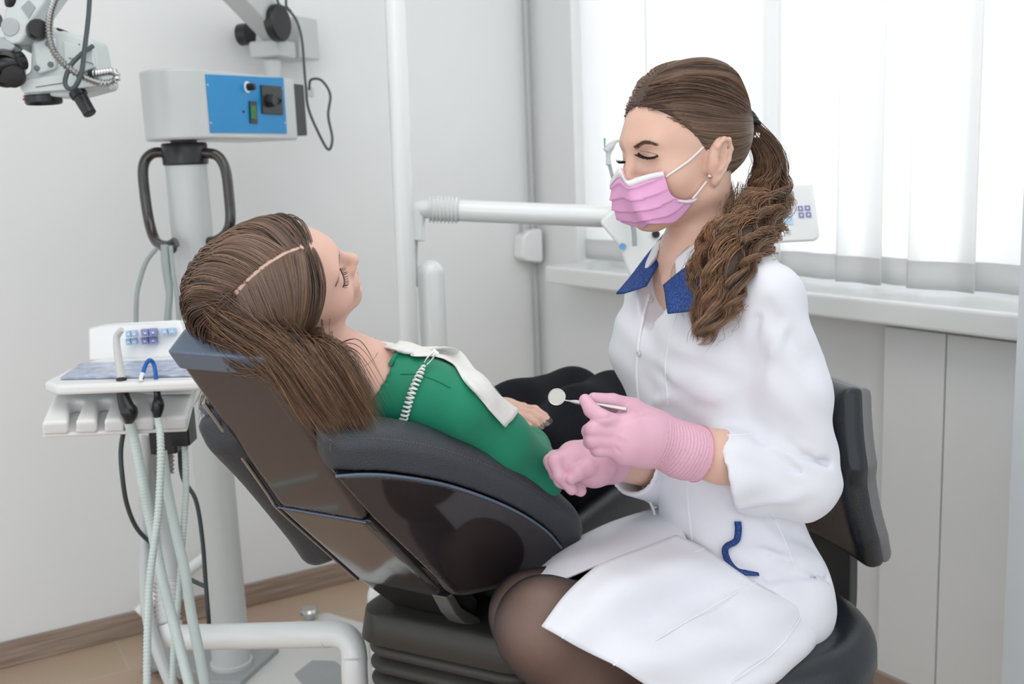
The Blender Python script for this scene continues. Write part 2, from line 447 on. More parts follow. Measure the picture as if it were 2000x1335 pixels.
sbox('trim_1', -0.13, 0.2, bW-0.004, 4.3, SZ-0.055, SZ, LACQ, 'structure', bevel=0.008)         # window sill
# window frame and panes
mb = MB(); E = 3.6
for b0, b1, z0, z1 in [(bW, bW+0.06, SZ, WT), (E-0.06, E, SZ, WT), (bW, E, SZ, SZ+0.06), (bW, E, WT-0.06, WT), (bW+0.62, bW+0.70, SZ, WT), (bW+1.5, bW+1.58, SZ, WT), (bW+2.2, bW+2.26, SZ, WT)]:
    wb(mb, 0.15, 0.2, b0, b1, z0, z1)
o = mb.build('window_1', WPLAS, smooth=False, kind='structure'); o.matrix_world = Matrix.Translation(Vector(C0)) @ Matrix.Rotation(RZW, 4, 'Z')
gl = sbox('window_pane', 0.172, 0.178, bW+0.05, E-0.05, SZ+0.05, WT-0.05, mat('window_glass', (1, 1, 1), 0.0, trans=1.0), parent=o)
g = bpy.data.materials['window_glass'].node_tree; g.nodes['Principled BSDF'].inputs['IOR'].default_value = 1.01
# daylight outside
cw = wpt(0.75, bW+1.0, 1.65)
area('daylight', cw, wpt(-1.5, bW+0.7, 1.1), 3.4, 2.2, 27, (0.97, 0.985, 1.0))
# sheer curtain panels: the photo's panel edges along the sill
SHEER = sheer_mat('white_sheer_fabric', 0.62, 0.16, (0.93, 0.93, 0.93)); HEM = sheer_mat('white_sheer_hem', 0.45, 0.08, (0.80, 0.80, 0.80))
edges = [(1118, 'leftmost, against the wall edge'), (1262, 'second from the left, level with the instrument arm'), (1500, 'behind the dentist\'s ponytail'), (1634, 'just right of the control panel'), (1704, 'third from the right'), (1775, 'second from the right, above the cabinet edge'), (1885, 'rightmost, in front of the others')]
for i, (x, where) in enumerate(edges):
    x2 = edges[i+1][0]+22 if i+1 < len(edges) else 2040
    off = 0.03*(i % 2)-0.035
    pa = (onplane(x, 500, C0-dN*off, wn)-C0)@dW; pb = (onplane(x2, 500, C0-dN*off, wn)-C0)@dW
    if i == len(edges)-1: pb = pa+0.6
    nb = 26; bs = np.linspace(pa, pb, nb)
    zs = [SZ+0.012, SZ+0.025, SZ+0.075, SZ+0.078, 1.5, 2.0, WT-0.03]
    def row(z, extra=0.0):
        return np.array([wpt(-off+0.008*math.sin((b-pa)*38+i*2)+extra, b, z) for b in bs])
    G = np.array([row(z) for z in zs]); a, b = G.shape[:2]
    f = [(q*b+j, q*b+j+1, (q+1)*b+j+1, (q+1)*b+j) for q in range(a-1) for j in range(b-1)]
    c = mesh('sheer_curtain', G.reshape(-1, 3), f, SHEER, None, label='white sheer curtain strip, '+where, cat='curtain', group='sheer panels over the window')
    s = c.modifiers.new('thickness', 'SOLIDIFY'); s.thickness = 0.0008
    H = np.array([row(z, -0.0025) for z in (SZ+0.012, SZ+0.04, SZ+0.075)]); f = [(q*b+j, q*b+j+1, (q+1)*b+j+1, (q+1)*b+j) for q in range(2) for j in range(b-1)]
    hm = mesh('hem', H.reshape(-1, 3), f, HEM, c)
    s = hm.modifiers.new('thickness', 'SOLIDIFY'); s.thickness = 0.0008
# curtain rail
ro = sbox('curtain_rail', -0.02, 0.06, bW, 3.6, WT-0.028, WT-0.005, WPLAS, bevel=0.003); finish(ro, None, 'white curtain rail along the window head above the frame', 'curtain rail')
# radiator cover under the sill
pc = onplane(1722, 900, C0-dN*0.04, wn); bC = (pc-C0)@dW; bD = (onplane(1840, 900, C0-dN*0.04, wn)-C0)@dW
mb = MB(); wb(mb, -0.04, -0.002, bC, bD-0.002, 0.06, SZ-0.075); wb(mb, -0.04, -0.002, bD+0.002, bC+1.0, 0.06, SZ-0.075)
wb(mb, -0.035, -0.004, bC+0.01, bC+0.99, 0.0, 0.06)
rad = mb.build('radiator_cover', mat('radiator_panel_paint', (0.83, 0.85, 0.85), 0.5, bump=(15, 0.1), colvar=(2, 0.03)), bevel=0.002, smooth=False,
               label='pale grey panelled radiator cover under the window sill behind the stool', cat='radiator cover')
rad.matrix_world = Matrix.Translation(Vector(C0)) @ Matrix.Rotation(RZW, 4, 'Z')
mb = MB(); wb(mb, -0.052, -0.04, bC, bC+1.0, 0.0, 0.062)
o = mb.build('plinth', WOOD, rad, smooth=False); o.matrix_world = rad.matrix_world
# cabinet or door edge at the very right of the frame
p1 = P(2018, 520, 1.75); 
mb = MB(); R = RW
ac = (p1-C0)@dN; bc = (p1-C0)@dW
wb(mb, ac-0.04, ac+0.02, bc, bc+0.9, 0.0, CH)
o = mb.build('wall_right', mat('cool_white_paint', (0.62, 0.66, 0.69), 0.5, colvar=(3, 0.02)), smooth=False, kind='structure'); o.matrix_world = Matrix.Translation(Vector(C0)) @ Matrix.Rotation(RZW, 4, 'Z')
# cable duct in the corner, with the small wall box
GLINE = mat('corner_pipe_grey', (0.42, 0.43, 0.44), 0.5, colvar=(8, 0.03))
mb = MB(); mb.tube([wpt(-0.045, 0.02, 0.07), wpt(-0.045, 0.02, 2.68)], 0.0045, 10, 1); mb.tube([wpt(-0.016, 0.014, 0.07), wpt(-0.016, 0.014, 2.68)], 0.004, 10, 1)
mb.build('pipe_run', GLINE, label='thin grey vertical pipes running down the corner beside the window', cat='pipe')
bx0 = onplane(1003, 478, C0, V(dW[0], dW[1], 0)); b1 = (bx0-C0)@dL
zt = onplane(1030, 446, C0, dW)[2]; zb = onplane(1030, 512, C0, dW)[2]
mb = MB(); th = 0.055; h = (zt-zb)
pr = [(b1, zb+h*.2), (b1+0.015, zb+0.01), (-0.03, zb), (-0.02, zb+0.01), (-0.02, zt-0.005), (-0.03, zt), (b1+0.03, zt-0.005), (b1+0.006, zt-h*.22)]
mb.prism([C0+dL*a+dW*0.001+V(0, 0, z) for a, z in pr], dW*th)
wb1 = mb.build('junction_box', WPLAS, bevel=0.006, label='small white wall box in the room corner below the instrument arm', cat='wall box')
MB().tube([wpt(-0.09, 0.03, zt-0.01), wpt(-0.09, 0.03, zt+0.02), wpt(-0.07, 0.03, zt+0.05)], 0.006, 8, 3).build('cable_gland', GLINE, wb1)
# ================================================================== dental microscope on its floor stand
pb = floor_at(452, 1288, 0.10); PX, PY = pb[0], pb[1]
def pole(z): return V(PX, PY, z)
mic = empty('dental_microscope', (PX, PY, 0), 'grey floor-standing dental microscope with black loop handles and blue control panel', 'microscope')
zc = onplane(362, 292, pb, V(PX, PY, 0))[2]
MB().lathe(pole(0.09), V(0, 0, 1), [(0.052, 0), (0.052, .01), (0.047, .012), (0.047, zc-.03-.09)], 40).build('column', LGREY, mic)
# floor base: flat grey legs
mb = MB(); fz = 0.05
for pts in ([(395, 1262), (470, 1240), (545, 1262), (470, 1330), (400, 1330)],):
    q = [floor_at(x, y, 0.09) for x, y in pts]; mb.prism(q, V(0, 0, -0.05))
for (x, y) in ((330, 1420), (640, 1225), (560, 1400), (300, 1260)):
    q = floor_at(x, y, 0.07); c = pole(0.07); d = unit((q-c)*V(1, 1, 0)); s = V(-d[1], d[0], 0)*0.05
    mb.prism([c+s, c-s, q-s*.8, q+s*.8], V(0, 0, -0.04))
    mb.lathe(q+V(0, 0, -.068), V(0, 0, 1), [(0.022, 0), (0.022, .03)], 16)
mb.build('floor_base', MGREY, mic, bevel=0.004)
MB().lathe(pole(zc-.035), V(0, 0, 1), [(0.049, 0), (0.0515, .003), (0.0515, .046), (0.049, .05), (0.03, .05), (.03, .065)], 40).build('collar', BLACK, mic)
dp = proj(pole(zc))[2]
for side, pts in (('l', [(330, 298, 0), (297, 300, 0), (280, 325, 0), (283, 380, .0), (293, 440, 0), (306, 472, -.02), (328, 480, -.05), (343, 473, -.06)]),
                  ('r', [(396, 298, 0), (424, 304, 0), (440, 330, 0), (447, 380, 0), (450, 430, 0), (442, 455, .01), (424, 469, .02), (408, 472, .03)])):
    MB().tube([P(x, y, dp+d-.01) for x, y, d in pts], 0.0122, 16, 6).build('grab_handle', DHAND, mic)
# control box
bd = unit(V(0.375, 0.927, 0)); bn = V(bd[1], -bd[0], 0)
f0 = pole(0)+bn*0.082
zt0 = onplane(400, 134, f0, bn)[2]; zb0 = onplane(400, 271, f0, bn)[2]
xe = (onplane(578, 200, f0, bn)-f0)@bd
out = [pole(zb0)+bd*xe+bn*.082, ] ; 
arc = [pole(zb0)-bd*0.085*math.sin(a)+bn*.082*math.cos(a) for a in np.linspace(0, math.pi, 20)]
pl = [pole(zb0)+bd*xe+bn*.082]+arc+[pole(zb0)+bd*xe-bn*.082]
cb = MB().prism(pl, V(0, 0, zt0-zb0)).build('control_box', LGREY, mic, bevel=0.006)
def fp(px, py, o=0.0): return onplane(px, py, f0+bn*o, bn)
MB().prism([fp(x, y, -.001) for x, y in [(400, 145), (552, 152), (559, 261), (410, 259)]], bn*0.003).build('front_panel', BLUEP, cb, bevel=0.0006)
for x, y in [(405, 166), (411, 240), (550, 173), (556, 240)]:
    MB().lathe(fp(x, y, .002), bn, [(0.0028, 0), (0.0028, .0015), (0.0012, .0022)], 12).build('screw', CHROME, cb)
MB().lathe(fp(483, 170, .002), bn, [(0.0135, 0), (0.0135, .0008)], 24).build('dial_scale', WPLAS, cb)
MB().lathe(fp(485, 170, .0028), bn, [(0.009, 0), (0.009, .004), (0.0075, .018), (0.006, .019)], 20).build('dial_knob', BLACK, cb)
MB().prism([fp(x, y, .001) for x, y in [(485, 197), (499, 198), (501, 242), (487, 241)]], bn*0.004).build('rocker_switch', BLACK, cb)
MB().prism([fp(x, y, .004) for x, y in [(488, 206), (498, 207), (499, 232), (489, 231)]], bn*0.003).build('switch_lamp', mat('green_switch_plastic', (0.01, 0.16, 0.02), 0.3), cb)
MB().lathe(fp(475, 218, .001), bn, [(0.003, 0), (0.003, .003)], 10).build('screw', BLACK, cb)
MB().prism([fp(x, y, .001) for x, y in [(507, 166), (547, 169), (550, 224), (510, 222)]], bn*0.006).build('socket_plate', mat('dark_socket', (0.03, 0.03, 0.032), 0.4), cb, bevel=.001)
mb = MB(); mb.lathe(fp(524, 197, .006), bn, [(0.016, 0), (0.015, .012), (0.012, .02), (0.004, .02)], 20); mb.lathe(fp(540, 197, .006), bn, [(0.009, 0), (0.009, .01), (.005, .012), (.005, .004)], 16)
mb.build('socket', BLACK, cb)
# end housing, seen dark at the far end
q0 = pole(zb0+.012)+bd*xe
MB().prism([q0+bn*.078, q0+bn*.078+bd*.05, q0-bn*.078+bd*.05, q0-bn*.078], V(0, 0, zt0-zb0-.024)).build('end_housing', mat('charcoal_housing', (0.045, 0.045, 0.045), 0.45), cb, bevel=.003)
e0 = f0+bd*(xe+.05)
MB().box(P(607, 180, proj(e0)[2]+.02), (0.014, 0.03, 0.026)).build('plug', LGREY, cb, bevel=.002)
# upper joint and swing arm
dj = proj(f0+bd*xe*.72)[2]+.05
mb = MB(); a = P(534, 148, dj); mb.lathe(V(a[0], a[1], a[2]-.02), V(0, 0, 1), [(0.042, 0), (0.042, .01), (0.024, .016), (0.024, .06)], 30)
mb.build('swivel_post', LGREY, mic)
c1 = P(533, 98, dj)
mb = MB(); mb.box(c1, (0.095, 0.09, 0.045), np.array([bn, bd, V(0, 0, 1)]).T); mb.build('swivel_block', LGREY, mic, bevel=.006)
c2 = P(577, 78, dj+.08); mb = MB(); mb.box(c2, (0.10, 0.09, 0.115), np.array([unit(V(.9, -.42, 0)), unit(V(.42, .9, 0)), V(0, 0, 1)]).T); mb.build('counterweight_box', LGREY, mic, bevel=.006)
aa = P(545, 62, dj-.02); ab = P(395, -95, dj-.32); ax = unit(ab-aa); sn = unit(np.cross(ax, V(0, 0, 1))); sv = np.cross(sn, ax)
mb = MB(); mb.prism([aa+sn*.035+sv*.038, aa-sn*.035+sv*.038, aa-sn*.035-sv*.038, aa+sn*.035-sv*.038], ab-aa); mb.build('spring_arm', LGREY, mic, bevel=.006)
L1 = np.linalg.norm(ab-aa)
mb = MB(); mb.prism([aa+ax*.03+sv*.012+sn*s_*.0355, aa+ax*.03+sv*.009+sn*s_*.0355, aa+ax*(L1-.01)+sv*.009+sn*s_*.0355, aa+ax*(L1-.01)+sv*.012+sn*s_*.0355] if False else [aa+ax*.03+sv*.014+sn*.0352, aa+ax*.03+sv*.011+sn*.0352, aa+ax*(L1-.01)+sv*.011+sn*.0352, aa+ax*(L1-.01)+sv*.014+sn*.0352], sn*.0006); mb.build('seam', DCABLE, mic)
dn = unit(V(.93, -.36, 0.02))
MB().lathe(P(541, 45, dj-.09), dn, [(0.046, -.012), (0.049, -.008), (0.049, .012), (0.045, .016)], 36).build('joint_cap', BLACK, mic)
MB().lathe(P(488, 66, dj+.02), -dn, [(0.03, 0), (0.03, .03)], 30).build('joint_cap', BLACK, mic)
cabd = dj-.14
MB().tube([P(536, -20, cabd), P(545, 8, cabd), P(562, 18, cabd), P(580, 42, cabd), P(590, 80, cabd), P(594, 130, cabd), P(597, 165, cabd), P(602, 210, cabd), P(620, 255, cabd+.02), P(641, 292, cabd+.05), P(649, 270, cabd+.05), P(641, 225, cabd+.07), P(645, 185, cabd+.1), P(628, 157, cabd+.12), P(607, 156, cabd+.13), P(604, 176, cabd+.14)], 0.0036, 10, 6).build('power_cable', DCABLE, mic)
MB().tube([P(560, -20, cabd), P(559, 10, cabd), P(568, 22, cabd)], 0.0034, 8, 6).build('power_cable', DCABLE, mic)
# grey hoses hanging from the left handle hook
for pts, r in (([(306, 484), (285, 512), (270, 560), (266, 600), (266, 655)], .0052), ([(322, 478), (326, 530), (331, 570), (327, 625), (326, 660)], .0075), ([(333, 480), (338, 530), (346, 580), (350, 640), (352, 700)], .005), ([(317, 478), (319, 520), (331, 600), (333, 680)], .004)):
    MB().tube([P(x, y, dp-.12) for x, y in pts], r, 10, 6).build('hanging_hose', GHOSE, mic)
MB().tube([P(316, 486, dp-.10), P(330, 492, dp-.11), P(341, 486, dp-.10), P(330, 478, dp-.08)], .006, 8, 4).build('hose_clip', BLACK, mic)

# ---- optical head
mh_d = 1.95
def h(px, py, o=0.0): return P(px, py, mh_d+o)
vd = unit(ray(90, 100))
MH = mat('pale_grey_optics_housing', (0.60, 0.64, 0.64), 0.38, coat=.1, colvar=(14, .02)); MH2 = mat('shaded_grey_optics_housing', (0.42, 0.45, 0.455), 0.4, colvar=(14, .02))  # MH2 is the same housing with shade put into its grey
hx = unit(V(1, .12, 0)); hy = V(-hx[1], hx[0], 0)
Ro = lambda yaw, roll: (Matrix.Rotation(yaw, 3, 'Z') @ Matrix.Rotation(roll, 3, 'Y'))
R1 = np.array(Ro(0.5, 0.18))
sus = MB().prism([h(*q) for q in [(22, -30), (110, -30), (58, 42), (52, 66), (38, 84), (22, 87), (8, 78), (2, 60), (3, 44)]], hy*0.05+hx*.025).build('suspension_arm', MH, mic, bevel=.005)
fd = -hy
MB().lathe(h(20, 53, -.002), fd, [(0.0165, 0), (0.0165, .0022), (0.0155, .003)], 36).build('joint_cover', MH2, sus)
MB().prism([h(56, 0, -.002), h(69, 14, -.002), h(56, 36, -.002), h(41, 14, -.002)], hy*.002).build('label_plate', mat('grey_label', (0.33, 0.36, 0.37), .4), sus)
MB().tube([h(98, 5, .045), h(66, 50, .045), h(42, 94, .045)], .02, 16, 2).build('arm_side', MH2, sus)  # darker side of the arm, its shade put into the grey
for (x, y, r, ln, d) in ((70, 60, .019, .03, fd+hx*.5), (24, 12, .013, .024, V(.1, -.3, .9)), (2, 40, .012, .02, -hx)):
    MB().lathe(h(x, y, .01), d, [(r*.92, 0), (r, .003), (r, ln-.003), (r*.9, ln)], 14).build('black_knob', BLACK, mic)
# side tube of the binocular
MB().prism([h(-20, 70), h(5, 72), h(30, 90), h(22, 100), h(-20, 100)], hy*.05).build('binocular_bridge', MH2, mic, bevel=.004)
bodyp = [(60, 82), (98, 46), (104, 60), (124, 60), (178, 76), (183, 96), (189, 132), (198, 140), (203, 166), (196, 172), (130, 190), (60, 186), (40, 168), (36, 150), (58, 140)]
hb = MB().prism([h(x, y, .02) for x, y in bodyp], hy*0.085+hx*.01).build('optics_body', MH, mic, bevel=.007)
MB().prism([h(x, y, .008) for x, y in [(64, 84), (102, 68), (108, 78), (109, 133), (76, 145), (70, 140)]], hy*.02).build('front_cover', MH, hb, bevel=.004)
for x, y in ((94, 86), (72, 133), (99, 126)):
    MB().lathe(h(x, y, .007), fd, [(0.0054, 0), (0.0054, .002), (0.004, .0028)], 20).build('cover_screw', mat('slate_screw_cap', (0.12, 0.17, 0.18), .4), hb)
MB().prism([h(x, y, .01) for x, y in [(122, 80), (180, 95), (186, 131), (140, 150), (128, 140)]], hy*.02).build('side_cover', MH, hb, bevel=.003)
MB().prism([h(x, y, .006) for x, y in [(40, 158), (130, 142), (198, 158), (203, 166), (130, 176), (46, 182), (38, 172)]], hy*.07).build('lower_tray', MH, hb, bevel=.003)
for q_ in ([h(134, 113, .008), h(150, 116, .008)], [h(165, 120, .008), h(181, 124, .008), h(182, 128, .008)], [h(70, 170, .005), h(130, 161, .005)]): MB().tube(q_, .0007, 6, 1).build('seam', DCABLE, hb)
MB().lathe(h(155, 87, .009), fd, [(.0015, 0), (.0015, .001)], 8).build('screw', DCABLE, hb)
MB().prism([h(x, y, .04) for x, y in [(104, 58), (112, 54), (124, 58), (120, 62), (104, 62)]], hy*.03).build('latch', BLACK, hb)
# eyepiece
ed = unit(-hy+hx*.25-V(0, 0, .25))
MB().lathe(h(12, 130, .03), ed, [(0.034, 0), (.036, .02), (.034, .04), (.028, .046), (.028, .03), (.001, .028)], 32).build('eyepiece_cup', BLACK, mic)
MB().tube([h(-20, 128, .0), h(15, 125, 0), h(44, 118, .02)], .018, 20, 4).build('eyepiece_tube', BLACK, mic)
MB().lathe(h(30, 148, -.01), unit(ed-hx*.3), [(0.02, 0), (.02, .015), (.017, .017)], 24).build('eyepiece_ring', mat('black_rubber', (0.01, .01, .01), .6), mic)
# objective
oc = h(84, 186, .045)
MB().lathe(oc, V(.03, 0, -1), [(0.030, -.03), (0.033, -.004), (.033, 0)], 40).build('objective_collar', MH, mic)
MB().lathe(oc, V(.03, 0, -1), [(0.036, 0), (.036, .001), (.0345, .002), (.0345, .014), (.032, .017), (.030, .013), (.0, .012)], 40).build('objective_ring', BLACK, mic)
MB().lathe(oc+V(0, 0, -.0125), V(.03, 0, -1), [(0.030, 0), (.02, .001), (.0, .0018)], 40).build('objective_lens', mat('coated_glass', (.25, .24, .26), .1, coat=1), mic)
MB().lathe(oc+V(-.028, -.023, -.008), V(-.7, -.7, 0), [(.002, -.001), (.002, .0015)], 8).build('alignment_mark', mat('red_dot', (.6, .05, .03), .4), mic)
MB().lathe(h(150, 178, .02), h(177, 224, .02)-h(150, 178, .02), [(.016, 0), (.016, .012), (.0135, .014), (.0128, .045), (.0128, .05), (.0105, .052)], 14).build('grip', BLACK, mic)
def coilring(pts, r, pitch, amp, m, name, parent, n=14):
    p = spline(pts, 24); L = np.concatenate([[0], np.cumsum(np.linalg.norm(np.diff(p, axis=0), axis=1))])
    s = np.arange(0, L[-1], pitch/4); q = np.stack([np.interp(s, L, p[:, i]) for i in range(3)], 1)
    rr = r+amp*np.cos(np.arange(len(s))*math.pi/2)
    return MB().tube(q, rr, n, 1).build(name, m, parent, ang=80)
coilring([h(118, -25, .0), h(101, 20, -.02), h(96, 60, -.03), (h(104, 98, -.03)), h(128, 128, -.03), h(160, 149, -.02), h(196, 162, -.01), h(220, 159, 0), h(229, 149, 0), h(218, 140, 0), h(184, 144, 0.01)], .0060, .0062, .0016, CHROME, 'metal_light_guide', mic)
MB().lathe(h(183, 144, .01), -hx, [(.007, -.004), (.007, .01)], 12).build('light_guide_socket', BLACK, mic)
MB().tube([h(176, -25, -.02), h(173, 30, -.02), h(166, 90, -.025), h(159, 142, -.03), h(146, 170, -.03), h(133, 172, -.03), h(127, 158, -.03), h(138, 128, -.025), h(160, 105, -.01), h(181, 90, .01)], .0044, 12, 6).build('signal_cable', mat('slate_cable', (.05, .07, .075), .35), mic)
MB().tube([h(200, 162, 0), h(217, 174, 0)], .001, 6, 1).build('wire_end', CHROME, mic)

# ================================================================== assistant unit left of the chair
tz = 0.962
TW = mat('tray_white', (0.80, 0.80, 0.80), 0.35, colvar=(5, .012))
ab_ = floor_at(330, 1262, .0)
ua = P(300, 840, 1.9)
au = empty('assistant_unit', (ua[0], ua[1], 0), 'white assistant element with membrane keypad, tray and four-slot instrument holder', 'dental unit')
ah = MB().prism([floor_at(x, y, tz) for x, y in [(86, 745), (150, 712), (205, 697), (372, 692), (395, 742), (110, 752)]], V(0, 0, -.018)).build('tray', TW, au, bevel=.006)
MB().prism([P(172, 640, 2.02), P(205, 632, 2.0), P(352, 624, 1.99), P(372, 696, 1.96), P(172, 706, 2.0)], V(0, .05, -.01)).build('keypad_housing', WPLAS, au, bevel=.006)
kb = V(0, -.002, 0)
KB1 = mat('keypad_blue', (0.38, 0.52, 0.72), .4); KB2 = mat('keypad_violet', (0.22, 0.24, 0.48), .4)
def quad(c, w, hh, d, n=V(0, -.0015, 0)): 
    x, y = c; return [P(x-w/2, y-hh/2, d), P(x+w/2, y-hh/2-.4, d), P(x+w/2+2, y+hh/2-.4, d-.01), P(x-w/2+2, y+hh/2, d-.01)]
for (x, y, m, w_, h_) in [(249, 653, KB1, 9, 12), (260, 652, KB1, 9, 12), (249, 668, KB1, 9, 12), (260, 667, KB1, 9, 12), (281, 650, KB2, 13, 13), (297, 649, KB2, 13, 13), (281, 666, KB2, 13, 13), (297, 665, KB2, 13, 13), (319, 648, KB1, 12, 11), (334, 647, KB1, 12, 11)]:
    MB().prism(quad((x, y), w_, h_, 1.975), V(0, .012, 0)).build('key', m, au)
    MB().prism(quad((x, y), 3, 4, 1.973), V(0, .003, 0)).build('key_symbol', WPLAS, au)
ph = MB().prism([floor_at(x, y, tz+.001) for x, y in [(118, 741), (158, 712), (372, 704), (378, 735)]], V(0, 0, .004)).build('instrument_pouch', mat('blue_white_sterile_pouch', (0.38, 0.44, 0.58), 0.25, bump=(60, .9), colvar=(55, .35)), bevel=.001,
    label='clear blue and white instrument pouch lying on the white tray', cat='instrument pouch')
# sloped holder with notches
HO = P(82, 838, 1.72); hxv = unit(P(365, 826, 1.80)-HO); hyv = unit(P(122, 756, 1.86)-HO); hn = unit(np.cross(hxv, hyv)); hyv = np.cross(hn, hxv)
def h2(px, py): q = onplane(px, py, HO, hn)-HO; return (q@hxv, q@hyv)
outl = [h2(*q) for q in [(82, 838), (366, 826), (374, 790), (384, 748), (118, 757)]]
slots = [(h2(139, 842), h2(150, 800)), (h2(195, 840), h2(205, 797)), (h2(250, 838), h2(248, 800)), (h2(309, 834), h2(303, 795))]
def Fhold(p):
    q = p-HO; x, y, z = q@hxv, q@hyv, q@hn; d = poly2(x, y, outl)
    Q = np.stack([x, y, 0*x], 1)
    for (a, b) in slots:
        d = np.maximum(d, -rc(Q, (*a, 0), (*b, 0), .0045, .0105))
    return extr(d, np.abs(z)-.013, .005)
cn = np.array([HO+hxv*a+hyv*b for a, b in outl])
sdf_obj('instrument_holder', Fhold, *bounds(cn, .03), .0035, TW, au)
hs = 1 if hn[2] > 0 else -1
MB().prism([HO+hxv*a+hyv*(b+(.004 if b < .05 else 0))-hn*hs*.012 for a, b in outl], -hn*hs*.008).build('holder_tray', TW, au, bevel=.003)
MB().prism([P(122, 752, 1.86), P(384, 744, 1.86), P(376, 770, 1.85), P(118, 775, 1.85)], V(0, .10, 0)).build('holder_neck', TW, au, bevel=.004)
# support: bracket, post, corrugated sleeve and pipe
MB().box(P(357, 832, 1.9), (.035, .05, .065)).build('hose_bracket', BLACK, au, bevel=.004)
MB().box(P(325, 850, 1.92), (.05, .05, .06)).build('hose_bracket', BLACK, au, bevel=.004)
coilring([P(322, 850, 1.95), P(322, 925, 1.95)], .016, .008, .002, mat('taupe_sleeve', (.35, .32, .29), .5), 'upper_sleeve', au)
MB().tube([P(293, 850, 2.0), P(294, 900, 2.0), P(300, 950, 2.0), P(314, 1010, 1.99), P(330, 1100, 1.97), P(334, 1150, 1.96)], [.015, .015, .016, .018, .019, .019], 18, 5).build('support_pipe', LGREY, au)
coilring([P(325, 1135, 1.96), P(328, 1220, 1.93)], .022, .0085, .0028, WPLAS, 'corrugated_sleeve', au, 24)
MB().tube([P(330, 1218, 1.93), P(336, 1238, 1.925), P(352, 1244, 1.92), P(400, 1243, 1.91), P(500, 1241, 1.88), P(620, 1238, 1.84), P(660, 1238, 1.83), P(684, 1252, 1.82), P(692, 1285, 1.81), P(694, 1340, 1.81), V(*(P(694, 1340, 1.81)[:2]), 0.03)], .0235, 24, 6).build('swing_pipe', LACQ, au)
MB().tube([P(640, 1238, 1.835), P(642, 1238, 1.834)], .0238, 24, 1).build('pipe_joint', LGREY, au)
MB().tube([P(288, 850, 1.96), P(284, 950, 1.96), P(283, 1060, 1.95), P(284, 1150, 1.93), P(294, 1225, 1.90), P(320, 1300, 1.88), P(350, 1370, 1.86)], .0115, 16, 6).build('drain_hose', LGREY, au)

# suction handpieces resting in the holder
sh = empty('suction_tip', P(252, 826, 1.76), 'thick white bent suction tip in a black grip, third holder slot', 'suction handpiece')
mb = MB(); mb.tube([P(238, 742, 1.76), P(232, 705, 1.76), P(228, 672, 1.76), P(229, 655, 1.76), P(238, 643, 1.755)], [.0072, .0068, .006, .0058, .0052], 16, 5); mb.build('tube', mat('grey_white_plastic', (.62, .62, .60), .35), sh)
MB().tube([P(237, 738, 1.76), P(240, 770, 1.755), P(247, 793, 1.75), P(253, 806, 1.75), P(252, 826, 1.76)], [.0085, .0105, .0125, .0145, .006], 14, 4).build('grip', BLACK, sh)
coil = lambda pts, r, name, par, m=HOSE, pitch=.006, amp=.0006: coilring([P(*q) for q in pts], r, pitch, amp, m, name, par)
coil([(252, 824, 1.76), (262, 860, 1.77), (278, 940, 1.77), (298, 1040, 1.78), (322, 1150, 1.76), (348, 1250, 1.72), (372, 1345, 1.68), (390, 1420, 1.66)], .0088, 'hose', sh, amp=.0003)
se = empty('saliva_ejector', P(306, 815, 1.76), 'blue bent saliva ejector tube with white tip in a slim black grip', 'saliva ejector')
MB().tube([P(277, 741, 1.74), P(280, 726, 1.745), P(286, 709, 1.75), P(293, 703, 1.75), P(300, 710, 1.755), P(304, 730, 1.755), P(306, 762, 1.76)], .0036, 12, 6).build('tube', mat('blue_clear_tube', (.01, .12, .45), .25), se)
MB().tube([P(275, 744, 1.739), P(279, 728, 1.744)], [.0042, .004], 12, 1).build('tip', WPLAS, se)
MB().tube([P(305, 757, 1.76), P(308, 775, 1.76), P(309, 792, 1.757), P(307, 818, 1.76)], [.0055, .0065, .0105, .005], 12, 4).build('grip', BLACK, se)
coil([(308, 816, 1.76), (313, 850, 1.74), (314, 910, 1.73), (309, 1000, 1.72), (300, 1070, 1.71), (291, 1150, 1.70), (288, 1240, 1.68), (287, 1345, 1.66), (288, 1430, 1.64)], .0062, 'hose', se)
h3 = coil([(361, 862, 1.9), (363, 960, 1.87), (356, 1060, 1.84), (350, 1160, 1.82), (341, 1240, 1.8), (337, 1345, 1.78), (336, 1420, 1.76)], .0058, 'ribbed_hose', None); finish(h3, None, 'thin ribbed pale hose hanging from the black bracket behind the headrest', 'hose')
h4 = coil([(316, 880, 1.84), (328, 960, 1.84), (346, 1050, 1.83), (362, 1120, 1.81), (374, 1200, 1.79), (392, 1290, 1.75), (402, 1345, 1.73), (415, 1430, 1.71)], .0092, 'smooth_hose', None, amp=.0001); finish(h4, None, 'thick smooth pale hose, rightmost of the bundle under the instrument holder', 'hose')
for nm, pts, lab in (('cable', [(243, 832, 1.84), (236, 880, 1.84), (239, 930, 1.84), (248, 985, 1.86), (268, 1032, 1.9), (300, 1065, 1.95)], 'dark cable looping left of the hose bundle'),
                     ('cable', [(350, 865, 1.98), (356, 930, 1.98), (382, 975, 1.98), (395, 1050, 1.98), (402, 1140, 1.98), (408, 1215, 1.98), (410, 1262, 2.0)], 'dark cable running down beside the microscope column'),
                     ('cable', [(352, 1120, 1.98), (380, 1135, 1.98), (402, 1145, 1.98)], 'short dark cable crossing low behind the hoses')):
    MB().tube([P(*q) for q in pts], .0042, 10, 6).build(nm, DCABLE, label=lab, cat='cable')
MB().tube([wpt(0, 0, 0)*0+onplane(395, 1085, C0, dW)-V(0, 0, 0)+dW*.02, onplane(325, 1140, C0, dW)+dW*.02, onplane(266, 1192, C0, dW)+dW*.02], .017, 12, 4).build('wall_pipe', LACQ, label='white pipe slanting along the left wall near the floor', cat='pipe')

